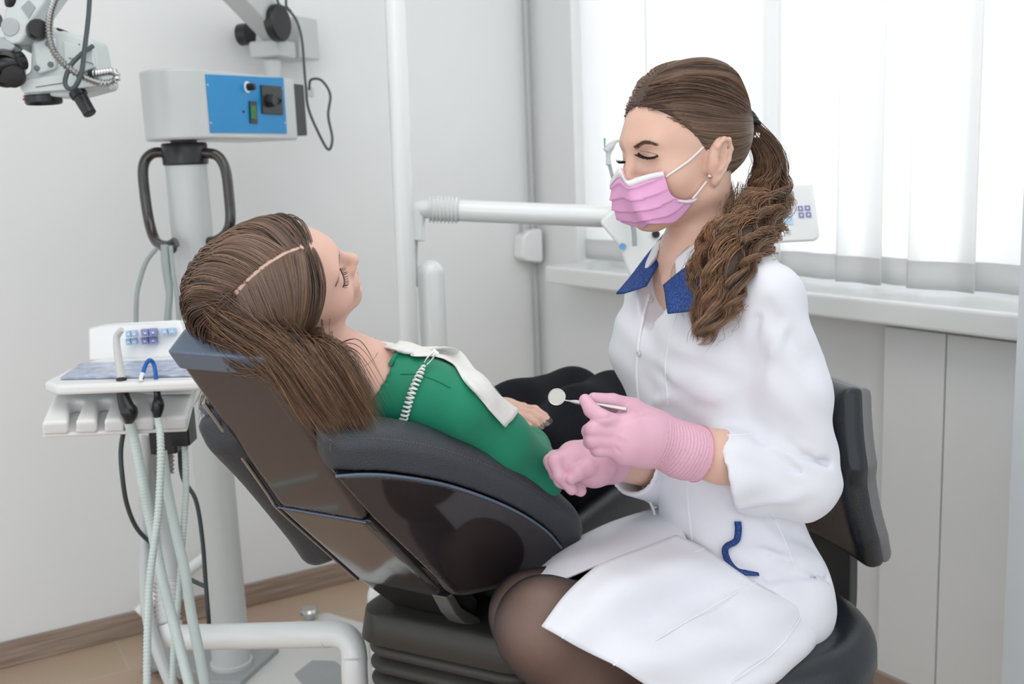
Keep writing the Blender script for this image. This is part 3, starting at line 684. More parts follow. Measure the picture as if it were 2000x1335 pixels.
# ================================================================== lamp post and delivery unit behind the chair
dd = 2.30
du = empty('delivery_unit', (*P(815, 900, dd)[:2], 0), 'white delivery unit with tall lamp post, swing arm and console behind the patient', 'dental unit')
def vpost(px, py, d, z0, z1, r, name, dome=False):
    a = P(px, py, d); prof = [(r, z0-a[2]), (r, z1-a[2])]
    if dome: prof += [(r*math.cos(t), z1-a[2]+r*math.sin(t)) for t in np.linspace(.2, 1.5, 7)]
    return MB().lathe(a, V(0, 0, 1), prof, 30).build(name, LACQ, du)
pt = P(770, -40, dd-.16); pq = P(799, 680, dd+.02); dr = unit(pt-pq)
zz = lambda z: pq+dr*((z-pq[2])/dr[2])
MB().tube([zz(.10), pq, pt, pt+dr*.3], .022, 28, 1).build('lamp_post', LACQ, du)
vpost(844, 600, dd+.05, 0.1, P(844, 532, dd+.05)[2], .031, 'arm_post', True)
MB().box((*P(825, 900, dd+.02)[:2], .20), (.26, .26, .40)).build('unit_base', LACQ, du, bevel=.03)
MB().tube([P(812, 470, dd+.02), P(812, 430, dd+.02), P(816, 412, dd+.02), P(842, 407, dd+.02)], .021, 24, 6).build('elbow', LACQ, du)
MB().tube([P(813, 440, dd+.02), P(812, 560, dd+.04)], .004, 10, 1).build('hinge_pin', LGREY, du)
coilring([P(840, 408, dd+.02), P(898, 410, dd+.02)], .0285, .0085, .0035, LACQ, 'corrugated_sleeve', du, 28)
arm = MB(); a, b = P(896, 411, dd+.02), P(1218, 424, dd-.02)
arm.tube([a, b], .0245, 28, 1); arm.build('swing_arm', LACQ, du)
MB().tube([P(1196, 423, dd-.02), P(1200, 423, dd-.02)], .0255, 28, 1).build('arm_ring', LGREY, du)
cons = MB().prism([P(x, y, dd-.06) for x, y in [(1168, 434), (1200, 402), (1270, 430), (1300, 470), (1300, 590), (1240, 575), (1222, 525), (1205, 478)]], V(.05, .18, 0)).build('console', LACQ, du, bevel=.01)
MB().lathe(P(1216, 481, dd-.063), -unit(ray(1216, 481)), [(.0075, 0), (.0075, .001)], 20).build('badge', mat('sky_blue_badge', (.15, .4, .75), .4), cons).scale = (1, 1, 1)
MB().lathe(P(1281, 457, dd-.065), -unit(ray(1216, 481)), [(.009, 0), (.008, .006)], 18).build('knob', BLACK, cons)
# whip arm with connector
MB().tube([P(1240, 480, dd-.09), P(1236, 440, dd-.09), P(1218, 400, dd-.09), P(1201, 360, dd-.09), P(1190, 320, dd-.09)], [.0055, .0055, .005, .004, .004], 10, 6).build('whip_arm', GHOSE, du)
MB().tube([P(1189, 322, dd-.09), P(1188, 308, dd-.09), P(1189, 296, dd-.09)], [.0065, .005, .007], 10, 2).build('whip_clip', LGREY, du)
MB().tube([P(1184, 296, dd-.09), P(1193, 286, dd-.09), P(1203, 276, dd-.09), P(1216, 276, dd-.09), P(1224, 290, dd-.09), P(1228, 310, dd-.09)], [.009, .009, .004, .003, .003, .008], 12, 4).build('instrument_tube', LGREY, du)
MB().tube([P(1181, 290, dd-.09), P(1181, 270, dd-.09)], [.001, .002], 8, 1).build('indicator', mat('green_tip', (.02, .25, .12), .4), du)
# keypad on its own stalk
kd = dd-.12
kp = MB().prism([P(1486, 362, kd), P(1584, 358, kd), P(1598, 462, kd), P(1592, 471, kd), P(1486, 476, kd)], V(.015, .035, 0)).build('control_panel', WPLAS, du, bevel=.006)
MB().prism([P(1527, 374, kd-.001), P(1550, 373, kd-.001), P(1552, 391, kd-.001), P(1527, 392, kd-.001)], V(0, .004, 0)).build('display', mat('lcd_olive', (.28, .29, .25), .3), kp)
for (x, y, m) in [(1541, 407, KB2), (1542, 420, KB2), (1563, 407, KB2), (1577, 406, KB2), (1565, 420, KB2), (1579, 419, KB2)]:
    MB().prism([P(x-5, y-5, kd-.002), P(x+5, y-5, kd-.002), P(x+6, y+5, kd-.002), P(x-4, y+5, kd-.002)], V(0, .006, 0)).build('key', KB1 if x < 1545 else m, kp)
    MB().prism([P(x-1.5, y-2, kd-.0028), P(x+2, y-2, kd-.0028), P(x+2, y+2, kd-.0028), P(x-1.5, y+2, kd-.0028)], V(0, .003, 0)).build('key_symbol', WPLAS, kp)
MB().prism([P(1529, 426, kd-.002), P(1549, 426, kd-.002), P(1550, 438, kd-.002), P(1529, 438, kd-.002)], V(0, .006, 0)).build('key', mat('pale_cyan_key', (.5, .72, .85), .4), kp)
MB().prism([P(1535, 448, kd-.002), P(1544, 448, kd-.002), P(1545, 457, kd-.002), P(1535, 457, kd-.002)], V(0, .006, 0)).build('key', LGREY, kp)
MB().tube([P(1292, 540, dd+.02), P(1400, 520, dd+.02), P(1500, 470, kd+.03)], .016, 16, 5).build('panel_bracket', LACQ, du)
# ================================================================== dental chair
Q0 = P(520, 700, 1.22)
cu = unit(V(.5, .866, 0)); cw_ = V(-cu[1], cu[0], 0)
Zv = V(0, 0, 1)
SHELL = mat('dark_glossy_shell', (0.022, 0.018, 0.020), 0.10, coat=.7, colvar=(4, .15))
SHELLB = mat('slate_metallic_edge', (0.10, 0.14, 0.20), 0.28, coat=.4, colvar=(6, .05))
LEATH = mat('charcoal_leather', (0.045, 0.050, 0.060), 0.40, bump=(420, .55, 2), colvar=(6, .06))
NAVY = mat('near_black_leather', (0.008, 0.010, 0.016), 0.35, bump=(350, .3), colvar=(6, .06))
STITCH = mat('grey_stitching', (.22, .22, .22), .6)
BELL = mat('dark_taupe_rubber', (0.040, 0.038, 0.034), 0.5, bump=(120, .1), colvar=(8, .06))
chb = Q0+cu*.5+cw_*.08
chair = empty('dental_chair', (chb[0], chb[1], 0), 'reclined dental treatment chair with glossy dark shell and padded charcoal side wings', 'dental chair')
WB = .166
def cl(p): q = p-Q0; return q@cu, q@cw_, q[:, 2] if q.ndim > 1 else q[2]
def xz(px, py, w=0.0): q = onplane(px, py, Q0+cw_*w, cw_)-Q0; return np.array([q@cu, q[2]])
A, B, C, D = xz(520, 702), xz(721, 1020), xz(868, 1166), xz(930, 1216)
def fwd(a, b): t = unit(b-a); return np.array([-t[1], t[0]])
nf = fwd(A, C)                              # from the back face towards the patient
ab = unit(B-A)
G1 = 0.0015
shell_up = [A, B-ab*G1, B-ab*G1+nf*.045, A+nf*.040]
bc = unit(C-B)
shell_lo = [B+ab*G1, C-bc*.05, C+np.array([.00, -.0]), D, D+np.array([.02, .03]), C+nf*.05, B+ab*G1+nf*.05]
cush = [A+nf*.040+ab*.004, B+nf*.047, C+nf*.05, C+nf*.10+bc*.05, B+nf*.095, A+nf*.062+ab*.012]
def Fprof(poly, w0, w1, r, rr=None):
    def F(p):
        q = p-Q0; x, w, z = q@cu, q@cw_, q[:, 2]
        return extr(poly2(x, z, poly), np.abs(w-(w0+w1)/2)-(w1-w0)/2, r)
    return F
def pb_(poly, w0, w1, pad=.03):
    pts = [Q0+cu*a+Zv*b+cw_*w for a, b in poly for w in (w0, w1)]
    return bounds(pts, pad)
sdf_obj('upper_shell', Fprof(shell_up, 0, WB, .014), *pb_(shell_up, 0, WB), .004, SHELL, chair)
sdf_obj('lower_shell', Fprof(shell_lo, 0, WB+.01, .014), *pb_(shell_lo, 0, WB), .004, SHELL, chair)
sdf_obj('back_cushion', Fprof(cush, -.004, WB+.004, .012), *pb_(cush, -.01, WB+.01), .004, NAVY, chair)
# slate coloured top edge
top = [A-ab*.004-nf*.003, A+ab*.028-nf*.003, A+ab*.026+nf*.038, A+nf*.040-ab*.004]
sdf_obj('top_edge', Fprof(top, -.004, WB+.004, .012), *pb_(top, -.01, WB+.01), .003, SHELLB, chair)
# pull handle on the back face; raised black plate paints its recess's shade
bn2 = -(cu*nf[0]+Zv*nf[1])
def bp(px, py, o=0.0): return onplane(px, py, Q0+bn2*o, bn2)
MB().prism([bp(x, y, -.001) for x, y in spline([(393, 787), (430, 788), (475, 794), (518, 803), (505, 808), (470, 808), (430, 800)], 3, True)], bn2*.003).build('recess_shade', mat('recess_shade_black', (.006, .007, .010), .3), chair)
MB().prism([bp(x, y, -.001) for x, y in spline([(393, 787), (425, 797), (470, 808), (519, 804), (500, 818), (470, 824), (435, 821), (408, 806)], 4, True)], bn2*.007).build('pull_handle', SHELLB, chair, bevel=.002)
# thin metal lines
MB().tube([Q0+cu*B[0]+Zv*B[1]+cw_*w+bn2*.0005+0*Zv for w in np.linspace(.004, WB, 6)], .0016, 8, 2).build('seam_trim', mat('blue_steel_line', (.12, .17, .26), .25, metal=.6), chair)
Pc = [Q0+cu*q[0]+Zv*q[1]+cw_*(WB+.004) for q in (B+(C-B)*0.02, B+(C-B)*.5, C, )]
Pc0 = [Q0+cu*q[0]+Zv*q[1]+cw_*(WB+.002) for q in (A+(B-A)*.3, A+(B-A)*.9)]
MB().tube(Pc0+Pc, .003, 8, 3).build('edge_trim', CHROME, chair)
brk = [xz(870, 1166, -.006), xz(884, 1158, -.006), xz(900, 1185, -.006), xz(938, 1206, -.006), xz(936, 1220, -.006), xz(905, 1218, -.006), xz(888, 1200, -.006)]
MB().prism([Q0+cu*a+Zv*b-cw_*.008 for a, b in brk], cw_*.03).build('pivot_bracket', mat('grey_bracket', (.16, .155, .15), .25, metal=.5), chair, bevel=.003)

# side wings
w1, w2, w3 = P(640, 880, 1.29), P(875, 1150, 1.50), P(1140, 1010, 1.58)
wn_ = unit(np.cross(w3-w1, w2-w1)); wn_ = wn_ if wn_@ray(900, 1000) < 0 else -wn_     # towards the camera
wx = unit(w3-w1); wy = np.cross(wn_, wx)
outer = [(634, 868), (640, 848), (700, 838), (762, 838), (830, 848), (900, 866), (980, 898), (1050, 938), (1105, 975), (1134, 1005), (1142, 1035), (1128, 1068), (1090, 1105), (1040, 1132), (970, 1152), (885, 1166), (850, 1120), (740, 1000), (650, 925), (637, 900)]
inner = [(648, 917), (700, 914), (760, 917), (850, 932), (930, 957), (1000, 988), (1055, 1024), (1086, 1058), (1062, 1086), (1010, 1118), (950, 1136), (878, 1150), (800, 1075), (722, 1000)]
def w2d(px, py, o=0.0): q = onplane(px, py, w1+wn_*o, wn_)-w1; return np.array([q@wx, q@wy])
PO = np.array([w2d(*q) for q in spline(outer, 3, True)]); PI_ = np.array([w2d(*q) for q in spline(inner[:8], 4)]+[w2d(*q) for q in inner[8:]])
def Fwing(p):
    q = p-w1; x, y, z = q@wx, q@wy, q@wn_
    return extr(poly2(x, y, PO), np.abs(z+.022)-.034, .027)
def Fpan(p):
    q = p-w1; x, y, z = q@wx, q@wy, q@wn_
    return extr(poly2(x, y, PI_), np.abs(z-.002)-.0145, .004)
wb_ = bounds([w1+wx*a+wy*b+wn_*c for a, b in PO for c in (-.06, .02)], .02)
def Fwg(p):
    d = Fwing(p); q = p-w1; x, y = q@wx, q@wy
    return smax(d, -(np.maximum(poly2(x, y, PI_)-.002, -(q@wn_))), .004)
wing = sdf_obj('side_wing', Fwg, *wb_, .0035, LEATH, chair)
panel = sdf_obj('side_panel', Fpan, *wb_, .003, SHELL, chair)
MB().tube([w1+wx*a+wy*b+wn_*.0155 for a, b in np.array([w2d(*q) for q in spline(inner[:8], 4)])], .0022, 8, 1).build('panel_trim', SHELLB, chair)
st = [(645, 880), (652, 862), (700, 856), (762, 858), (830, 868), (900, 888), (975, 918), (1040, 952), (1095, 992)]
s3 = drape(Fwing, st, .0006, 12)
sts = np.stack([s3[:-1], s3[:-1]+(s3[1:]-s3[:-1])*.6], 1)
strands('stitching', np.stack([sts[:, 0], (sts[:, 0]+sts[:, 1])/2, sts[:, 1]], 1), .0007, STITCH, wing)
# far wing (mirrored across the chair's centre line)
cen = Q0+cw_*(WB/2)
def mir(p): return p-2*((p-cen)@cw_)[:, None]*cw_
fw_pts = mir(np.array([w1+wx*a+wy*b+wn_*c for a, b in PO for c in (-.06, .02)]))
sdf_obj('side_wing', lambda p: Fwing(mir(p)), *bounds(fw_pts, .02), .006, LEATH, chair)
# seat and leg rest
def cpt(x, w, z): return Q0*V(1, 1, 0)+cu*x+cw_*w+Zv*z
RC = np.array([cu, cw_, Zv]).T
seatc = cpt(.62, .08, .56)
def Fseat(p):
    q = p-Q0*V(1, 1, 0); x, w, z = q@cu, q@cw_, q[:, 2]
    prof = [(.46, .66), (.50, .60), (.80, .60), (1.22, .60), (1.24, .66), (1.22, .69), (.84, .70), (.62, .70), (.50, .70)]
    return extr(poly2(x, z, prof), np.abs(w-.08)-.19, .03)
sdf_obj('seat_cushion', Fseat, *bounds([cpt(x, w, z) for x in (.3, 1.4) for w in (-.2, .36) for z in (.52, .76)], .02), .008, NAVY, chair)
MB().box(cpt(.76, .08, .585), (.5, .30, .03), RC).build('seat_frame', BELL, chair, bevel=.01)
# bellows and base
mb = MB(); zt_ = .565; fw0 = unit(V(.88, -.47, 0)); fu = V(.47, .88, 0)
bc0 = P(700, 1200, 1.75); bc0 = V(bc0[0], bc0[1], 0); cb0 = bc0+fw0*.16+fu*.16
def ring(hx_, hy_, z, rr=.05, n=6):
    o_ = []
    for sx, sy, a0 in ((1, 1, 0), (-1, 1, 90), (-1, -1, 180), (1, -1, 270)):
        for t in np.linspace(0, 90, n):
            a = math.radians(a0+t); o_.append(cb0+fw0*(sx*(hx_-rr)+rr*math.cos(a))+fu*(sy*(hy_-rr)+rr*math.sin(a))+Zv*z)
    return np.array(o_)
rings = []; z = zt_
prof = [(0.0, .155), (.004, .165), (.052, .172), (.056, .168)]
rings = [(zt_-dz, r_) for dz, r_ in prof]
z = zt_-.06
while z > .13:
    for dz, r_ in ((0, .150), (.004, .158), (.010, .163), (.016, .163), (.022, .158), (.026, .150), (.028, .146)): rings.append((z-dz, r_))
    z -= .030
rings.append((.10, .15))
vv = np.vstack([ring(r_, r_, z_) for z_, r_ in rings]); n_ = 24; f_ = []
for i in range(len(rings)-1):
    for j in range(n_): f_.append((i*n_+j, i*n_+(j+1) % n_, (i+1)*n_+(j+1) % n_, (i+1)*n_+j))
f_.append(tuple(range(n_))); f_.append(tuple((len(rings)-1)*n_+j for j in range(n_)))
MB().add(vv, f_).build('bellows', BELL, chair, ang=60)
bpz = [floor_at(x, y, .10) for x, y in [(372, 1262), (500, 1215), (560, 1205), (700, 1212), (800, 1230)]]
MB().box(cb0*V(1, 1, 0)+Zv*.05, (.50, .62, .10), np.array([fw0, fu, Zv]).T).build('base_plate', mat('base_grey_white', (.62, .62, .61), .4, colvar=(5, .02)), chair, bevel=.02)
q = [floor_at(x, y, .075) for x, y in [(400, 1345), (470, 1280), (560, 1215), (640, 1192), (720, 1215), (740, 1400), (420, 1400)]]
MB().prism(q, V(0, 0, -.07)).build('base_cover', mat('base_grey_white', (.62, .62, .61), .4), chair, bevel=.012)
q = [floor_at(x, y, .078) for x, y in [(575, 1315), (610, 1288), (655, 1290), (680, 1310), (690, 1345), (600, 1345)]]
MB().prism(q, V(0, 0, -.004)).build('recess_patch', MGREY, chair, bevel=.001)  # grey plate on the cover paints a dark recess into it
MB().lathe(floor_at(605, 1207, .077), Zv, [(.014, 0), (.014, .012), (.026, .016), (.026, .024), (.02, .03)], 24).build('base_knob', CHROME, chair)

# ================================================================== operator stool
SLE = mat('black_stool_leather', (0.014, 0.017, 0.021), 0.30, bump=(260, .3), colvar=(6, .08))
SPL = mat('dark_grey_stool_plastic', (0.055, 0.056, 0.058), 0.42, colvar=(8, .04))
sc = P(1440, 1165, 1.54); SX, SY = sc[0], sc[1]; sz = .625
stool = empty('operator_stool', (SX, SY, 0), 'black leather operator stool with contoured backrest, under the dentist', 'stool')
sf = unit(V(-.80, -.60, 0)); ss = V(-sf[1], sf[0], 0)
def Fst(p):
    q = p-V(SX, SY, sz-.045); x, y, z = q@sf, q@ss, q[:, 2]
    d = np.sqrt((x/1.0)**2+(y/1.0)**2)-.20
    top = z+0.10*(x*x+y*y)-.0
    return extr(d, np.abs(z)-.045, .04)
sdf_obj('seat', Fst, (SX-.26, SY-.26, sz-.12), (SX+.26, SY+.26, sz+.03), .006, SLE, stool)
# backrest: padded contoured slab facing the sitter
bkp = [(1625, 742, 1.60), (1680, 738, 1.60), (1715, 768, 1.57), (1722, 850, 1.56), (1722, 940, 1.55), (1735, 1020, 1.54), (1752, 1090, 1.53), (1745, 1122, 1.53), (1712, 1128, 1.53), (1680, 1090, 1.55), (1655, 1050, 1.6)]
bo = P(1715, 930, 1.56); bx_ = unit(V(-.37, .93, 0)); bf = unit(V(-.93, -.37, 0))
zts = P(1680, 742, 1.6)[2]; zbs = P(1720, 1145, 1.54)[2]; zmid = (zts+zbs)/2
def bcurve(z):
    t = (z-zbs)/(zts-zbs); return -.045*(1-t)**2+.012*np.sin(t*math.pi)+.010
def Fbk(p):
    q = p-bo; x = q@bx_; y = q@bf; z = p[:, 2]
    xx = x-.165; y2 = y-bcurve(z)-.8*xx*xx*(1)
    t = (z-zmid)/((zts-zbs)/2)
    ww = .175
    pl = [(-.15, zbs), (.15, zbs), (.165, zbs+.05), (.162, zmid), (.170, zts-.12), (.14, zts), (-.14, zts), (-.170, zts-.12), (-.162, zmid), (-.165, zbs+.05)]
    return extr(poly2(xx, z, pl), np.abs(y2)-.026, .024)*.8
bc_ = bo+bx_*.165
sdf_obj('backrest', Fbk, (bc_[0]-.25, bc_[1]-.25, zbs-.03), (bc_[0]+.25, bc_[1]+.25, zts+.03), .006, SLE, stool)
def Fbs(p):
    return np.maximum(np.abs(Fbk(p+bf*.016)-.0015)-.0, -1) if False else Fbk(p+bf*.022)+.004
sdf_obj('backrest_shell', Fbs, (bc_[0]-.26, bc_[1]-.26, zbs-.03), (bc_[0]+.26, bc_[1]+.26, zts+.03), .006, mat('grey_backrest_rim', (.16, .16, .16), .4), stool)
# bracket from backrest to under seat
bb = bc_-bf*.03
br = [bb+Zv*(zbs+.12-bb[2]), bb+Zv*(zbs-.02-bb[2])-bf*.005, bb+Zv*(sz-.10-bb[2])-bf*.0, V(SX, SY, sz-.13)-sf*.14, V(SX, SY, sz-.13)]
pr_ = spline(br, 5); t, N_, B_ = frames(pr_)
wv = bx_*.075
mb = MB(); vs = []
for i, p_ in enumerate(pr_):
    nn = unit(np.cross(t[i], bx_)); vs += [p_-wv-nn*.009, p_+wv-nn*.009, p_+wv+nn*.009, p_-wv+nn*.009]
f_ = []
for i in range(len(pr_)-1):
    for j in range(4): f_.append((i*4+j, i*4+(j+1) % 4, (i+1)*4+(j+1) % 4, (i+1)*4+j))
f_ += [(0, 1, 2, 3), tuple(4*(len(pr_)-1)+j for j in range(4))]
mb.add(vs, f_).build('back_bracket', SPL, stool, bevel=.004)
MB().box(V(SX, SY, sz-.115), (.22, .2, .04)).build('seat_plate', SPL, stool, bevel=.008)
MB().lathe(V(SX, SY, .1), Zv, [(.03, 0), (.03, .2), (.02, .2), (.02, sz-.22)], 24).build('gas_column', CHROME, stool)
for k in range(5):
    a = math.radians(72*k+20); e = V(SX+.26*math.cos(a), SY+.26*math.sin(a), .065)
    lg = MB().tube([V(SX, SY, .11), (V(SX, SY, .11)+e)/2+Zv*.008, e], [.026, .02, .014], 12, 3).build('base_leg', SPL, stool)
    MB().lathe(e+V(0, 0, -.037)-V(-math.sin(a), math.cos(a), 0)*.012, V(-math.sin(a), math.cos(a), 0), [(.02, 0), (.028, .004), (.028, .02), (.02, .024)], 20).build('caster', BLACK, lg)
# ================================================================== people: shared
SKIN = mat('warm_skin', (0.72, 0.46, 0.36), 0.42, sub=.25, bump=(500, .06), colvar=(20, .03))
SKIN2 = mat('rosy_skin', (0.74, 0.46, 0.37), 0.45, sub=.25, bump=(500, .06), colvar=(20, .03))
LASH = mat('dark_lash_hair', (0.012, 0.008, 0.006), 0.5)
BROW = mat('brown_brow_hair', (0.10, 0.055, 0.035), 0.6)
def hairmat(name):
    m = mat(name, (1, 1, 1), 0.33, attr='tint', spec=.5); b = m.node_tree.nodes['Principled BSDF']
    b.inputs['Anisotropic'].default_value = 0.3
    return m
HAIR = hairmat('brown_hair_strands')
def tints(n, base, var=.25, warm=.15):
    base = np.asarray(base); k = np.exp(rng.normal(0, var, (n, 1))); w = rng.normal(0, warm, (n, 1))
    return np.clip(base*k*np.hstack([1+w*.5, 1+0*w, 1-w*.6]), .004, .6)

class Head:
    """head field in its own frame: x = its left, y = forward, z = crown"""
    def __init__(s, c, f, up, sc=1.0):
        f = unit(f); up = unit(np.asarray(up)-f*np.dot(up, f)); l = np.cross(up, f)     # left = up x forward
        s.R = np.array([l, f, up]).T; s.c = np.asarray(c, float); s.sc = sc; s.up = up; s.f = f; s.l = l
    def loc(s, p): return (p-s.c)@s.R/s.sc
    def w(s, *a): return s.c+s.R@(np.array(a, float)*s.sc)
    def skull(s, q):
        x = np.abs(q[:, 0]); Q = np.stack([x, q[:, 1], q[:, 2]], 1)
        d = ell(Q, (0, -.016, .038), (.073, .092, .083))
        d = smin(d, ell(Q, (0, .024, .028), (.063, .066, .066)), .03)
        d = smin(d, ell(Q, (0, .022, -.028), (.052, .062, .058)), .03)
        d = smin(d, rc(Q, (.046, -.004, -.050), (.012, .064, -.079), .014, .013), .035)
        d = smin(d, ell(Q, (0, .071, -.081), (.018, .016, .013)), .022)
        d = smin(d, ell(Q, (.038, .050, -.022), (.024, .026, .024)), .025)
        return d
    def face(s, q):
        x = np.abs(q[:, 0]); Q = np.stack([x, q[:, 1], q[:, 2]], 1)
        d = s.skull(q)
        d = smin(d, rc(Q, (.006, .083, .030), (.036, .071, .031), .0085, .006), .02)            # brow
        d = smax(d, -ell(Q, (.031, .094, .012), (.019, .014, .0115)), .016)                       # socket
        d = smin(d, ell(Q, (.031, .0655, .011), (.0165, .0150, .0125)), .006)                    # lid over the eyeball
        d = smin(d, rc(Q, (0, .084, .024), (0, .1015, -.019), .0058, .0078), .012)                # bridge
        d = smin(d, ell(Q, (0, .1012, -.0205), (.0092, .0088, .0080)), .008)                     # tip
        d = smin(d, ell(Q, (.0105, .0920, -.0245), (.0062, .0085, .0062)), .007)                  # wings
        d = smax(d, -ell(Q, (.0058, .0950, -.0320), (.0030, .0045, .0035)), .003)
        d = smin(d, ell(Q, (0, .080, -.050), (.024, .015, .020)), .018)                           # muzzle
        d = smin(d, rc(Q, (0, .0935, -.0485), (.019, .081, -.0520), .0050, .0024), .005)         # upper lip
        d = smin(d, rc(Q, (0, .0915, -.0585), (.017, .080, -.0545), .0062, .0026), .005)         # lower lip
        d = smax(d, -rc(Q, (0, .1005, -.0535), (.023, .082, -.0528), .0013, .0010), .004)
        d = smax(d, -rc(Q, (0, .093, -.0690), (.010, .089, -.0690), .0045, .002), .010)
        return d
    def ear(s, q):
        d = None
        x = np.abs(q[:, 0]); Q = np.stack([x, q[:, 1], q[:, 2]], 1)
        # ear plane tilts backwards and away from the head
        a = np.array([.071, -.004, -.004]); ax_ = unit((.10, -.22, 1.0)); nx = unit((.93, -.36, 0.)); nx = unit(nx-ax_*(nx@ax_)); bx = np.cross(ax_, nx)
        e = Q-a; u = e@bx; v = e@ax_; w = e@nx
        E = np.stack([u, v, w], 1)
        body = ell(E, (0, .004, .002), (.0180, .030, .0095)); body = smin(body, ell(E, (-.003 if bx[1] > 0 else .003, -.027, .003), (.0095, .011, .006)), .006)
        sgn = 1 if bx[1] > 0 else -1              # +u towards the face if sgn>0
        hel = [(sgn*.008, .006, .004), (sgn*.013, .018, .007), (sgn*.004, .030, .010), (-sgn*.008, .030, .011), (-sgn*.0165, .018, .012), (-sgn*.0165, .002, .011), (-sgn*.0115, -.014, .009), (-sgn*.003, -.026, .007)]
        body = smax(body, -ell(E, (-sgn*.000, .008, .0140), (.0125, .021, .0075)), .003)
        H = chain(E, hel, [.0024, .003, .0034, .0034, .0034, .0032, .003, .0036], .003)
        body = smin(body, H, .003)
        anti = [(-sgn*.003, .024, .008), (-sgn*.009, .012, .0085), (-sgn*.008, -.004, .008), (-sgn*.001, -.014, .0075)]
        body = smin(body, chain(E, anti, [.0022, .003, .0032, .003], .003), .004)
        body = smax(body, -ell(E, (sgn*.002, -.002, .0095), (.0068, .0085, .0065)), .003)
        body = smin(body, ell(E, (sgn*.0095, -.004, .0055), (.0035, .006, .004)), .004)             # tragus
        root = rc(E, (sgn*.006, .012, -.004), (sgn*.006, -.014, -.004), .007, .006)
        body = smin(body, root, .006)
        s._ear = (a, bx*sgn, ax_, nx)
        return body
    def F(s, p, ears=True):
        q = s.loc(p); d = s.face(q)
        if ears: d = smin(d, s.ear(q), .005)
        return d*s.sc
    def Fskull(s, p):
        q = s.loc(p); return s.skull(q)*s.sc

def lashes(name, F, pts, n, ln, dirw, parent, r=.00035):
    """short curved hairs along a line on the lid; pts are world points, dirw(t) gives outward direction"""
    p = spline(np.asarray(pts), 10); t = np.linspace(0, len(p)-1, n); S = []
    for i in t:
        a = p[int(i)]; d = dirw(i/(len(p)-1)); d = unit(d+rng.normal(0, .08, 3))
        up_ = V(0, 0, 1)
        S.append([a, a+d*ln*.35, a+d*ln*.7+up_*ln*.08, a+d*ln*.95+up_*ln*.28])
    return strands(name, np.array(S), r, LASH, parent)

def march(F, p0, d0, n, step, off, grav=V(0, 0, -1), g0=0.1, g1=0.8, obstacles=None, attract=None, stiff=.75, cling=False, ramp=False):
    off_ = off
    """lay hair over a field: start at p0 in direction d0, follow the surface, then hang"""
    p = p0.copy(); d = d0.copy(); out = [p.copy()]
    for i in range(n):
        t = i/(n-1); g = g0+(g1-g0)*t
        if ramp: off = off_*(.4+.6*min(1, t*4))
        tgt = grav[None] if np.ndim(grav) == 1 else grav
        tgt = np.broadcast_to(tgt, p.shape)
        if attract is not None: tgt = attract(p, t)
        d = d*stiff+tgt*(1-stiff)*g*2
        d /= np.linalg.norm(d, axis=1)[:, None]+1e-9
        q = p+d*step[:, None] if np.ndim(step) else p+d*step
        for _ in range(2):
            s_ = F(q); m = (s_ < off) | cling
            if m.any():
                gg = grad(F, q[m]); q[m] += gg*((off[m] if np.ndim(off) else off)-s_[m])[:, None]
        d = q-p; d /= np.linalg.norm(d, axis=1)[:, None]+1e-9
        p = q; out.append(p.copy())
    return np.stack(out, 1)

def finger(p, pts, r): return chain(p, pts, r, .003)
# ================================================================== the dentist
PINKG = mat('pink_nitrile_glove', (0.70, 0.40, 0.50), 0.45, sub=.05, bump=(90, .25), colvar=(10, .02))
COATM = mat('white_coat_cotton', (0.74, 0.745, 0.80), 0.75, sheen=.15, bump=(900, .12), colvar=(9, .01))
def blue_mesh():
    m = mat('royal_blue_dotted_mesh', (0.01, 0.07, 0.28), .6)
    nt = m.node_tree; b = nt.nodes['Principled BSDF']; tc = nt.nodes.new('ShaderNodeTexCoord')
    v = nt.nodes.new('ShaderNodeTexVoronoi'); v.inputs['Scale'].default_value = 420; nt.links.new(tc.outputs['Object'], v.inputs['Vector'])
    cr = nt.nodes.new('ShaderNodeValToRGB'); cr.color_ramp.elements[0].color = (.02, .12, .42, 1); cr.color_ramp.elements[1].color = (.004, .03, .16, 1)
    cr.color_ramp.elements[0].position = .15; cr.color_ramp.elements[1].position = .5
    nt.links.new(v.outputs[0], cr.inputs[0]); nt.links.new(cr.outputs[0], b.inputs['Base Color']); return m
BLUEM = blue_mesh()
phi = math.radians(27); pit = math.radians(-5)
nf_ = V(-math.cos(phi)*math.cos(pit), -math.sin(phi)*math.cos(pit), math.sin(pit))
NH = Head(V(0, 0, 0), nf_, V(0, 0, 1), .985)
earw = P(1398, 312, 1.43)
NH.c = earw-NH.R@(np.array([.071, -.004, -.004])*NH.sc)
hip = P(1470, 1150, 1.55); nb = V(hip[0], hip[1], 0)
nurse = empty('person', (hip[0], hip[1], 0), 'seated woman in white coat with blue collar, pink face mask and pink gloves', 'person')
tf = unit(V(-math.cos(math.radians(30)), -math.sin(math.radians(30)), 0)); tl = V(-tf[1]*-1*-1, 0, 0)
tl = np.cross(V(0, 0, 1), tf)                  # her left, towards the camera
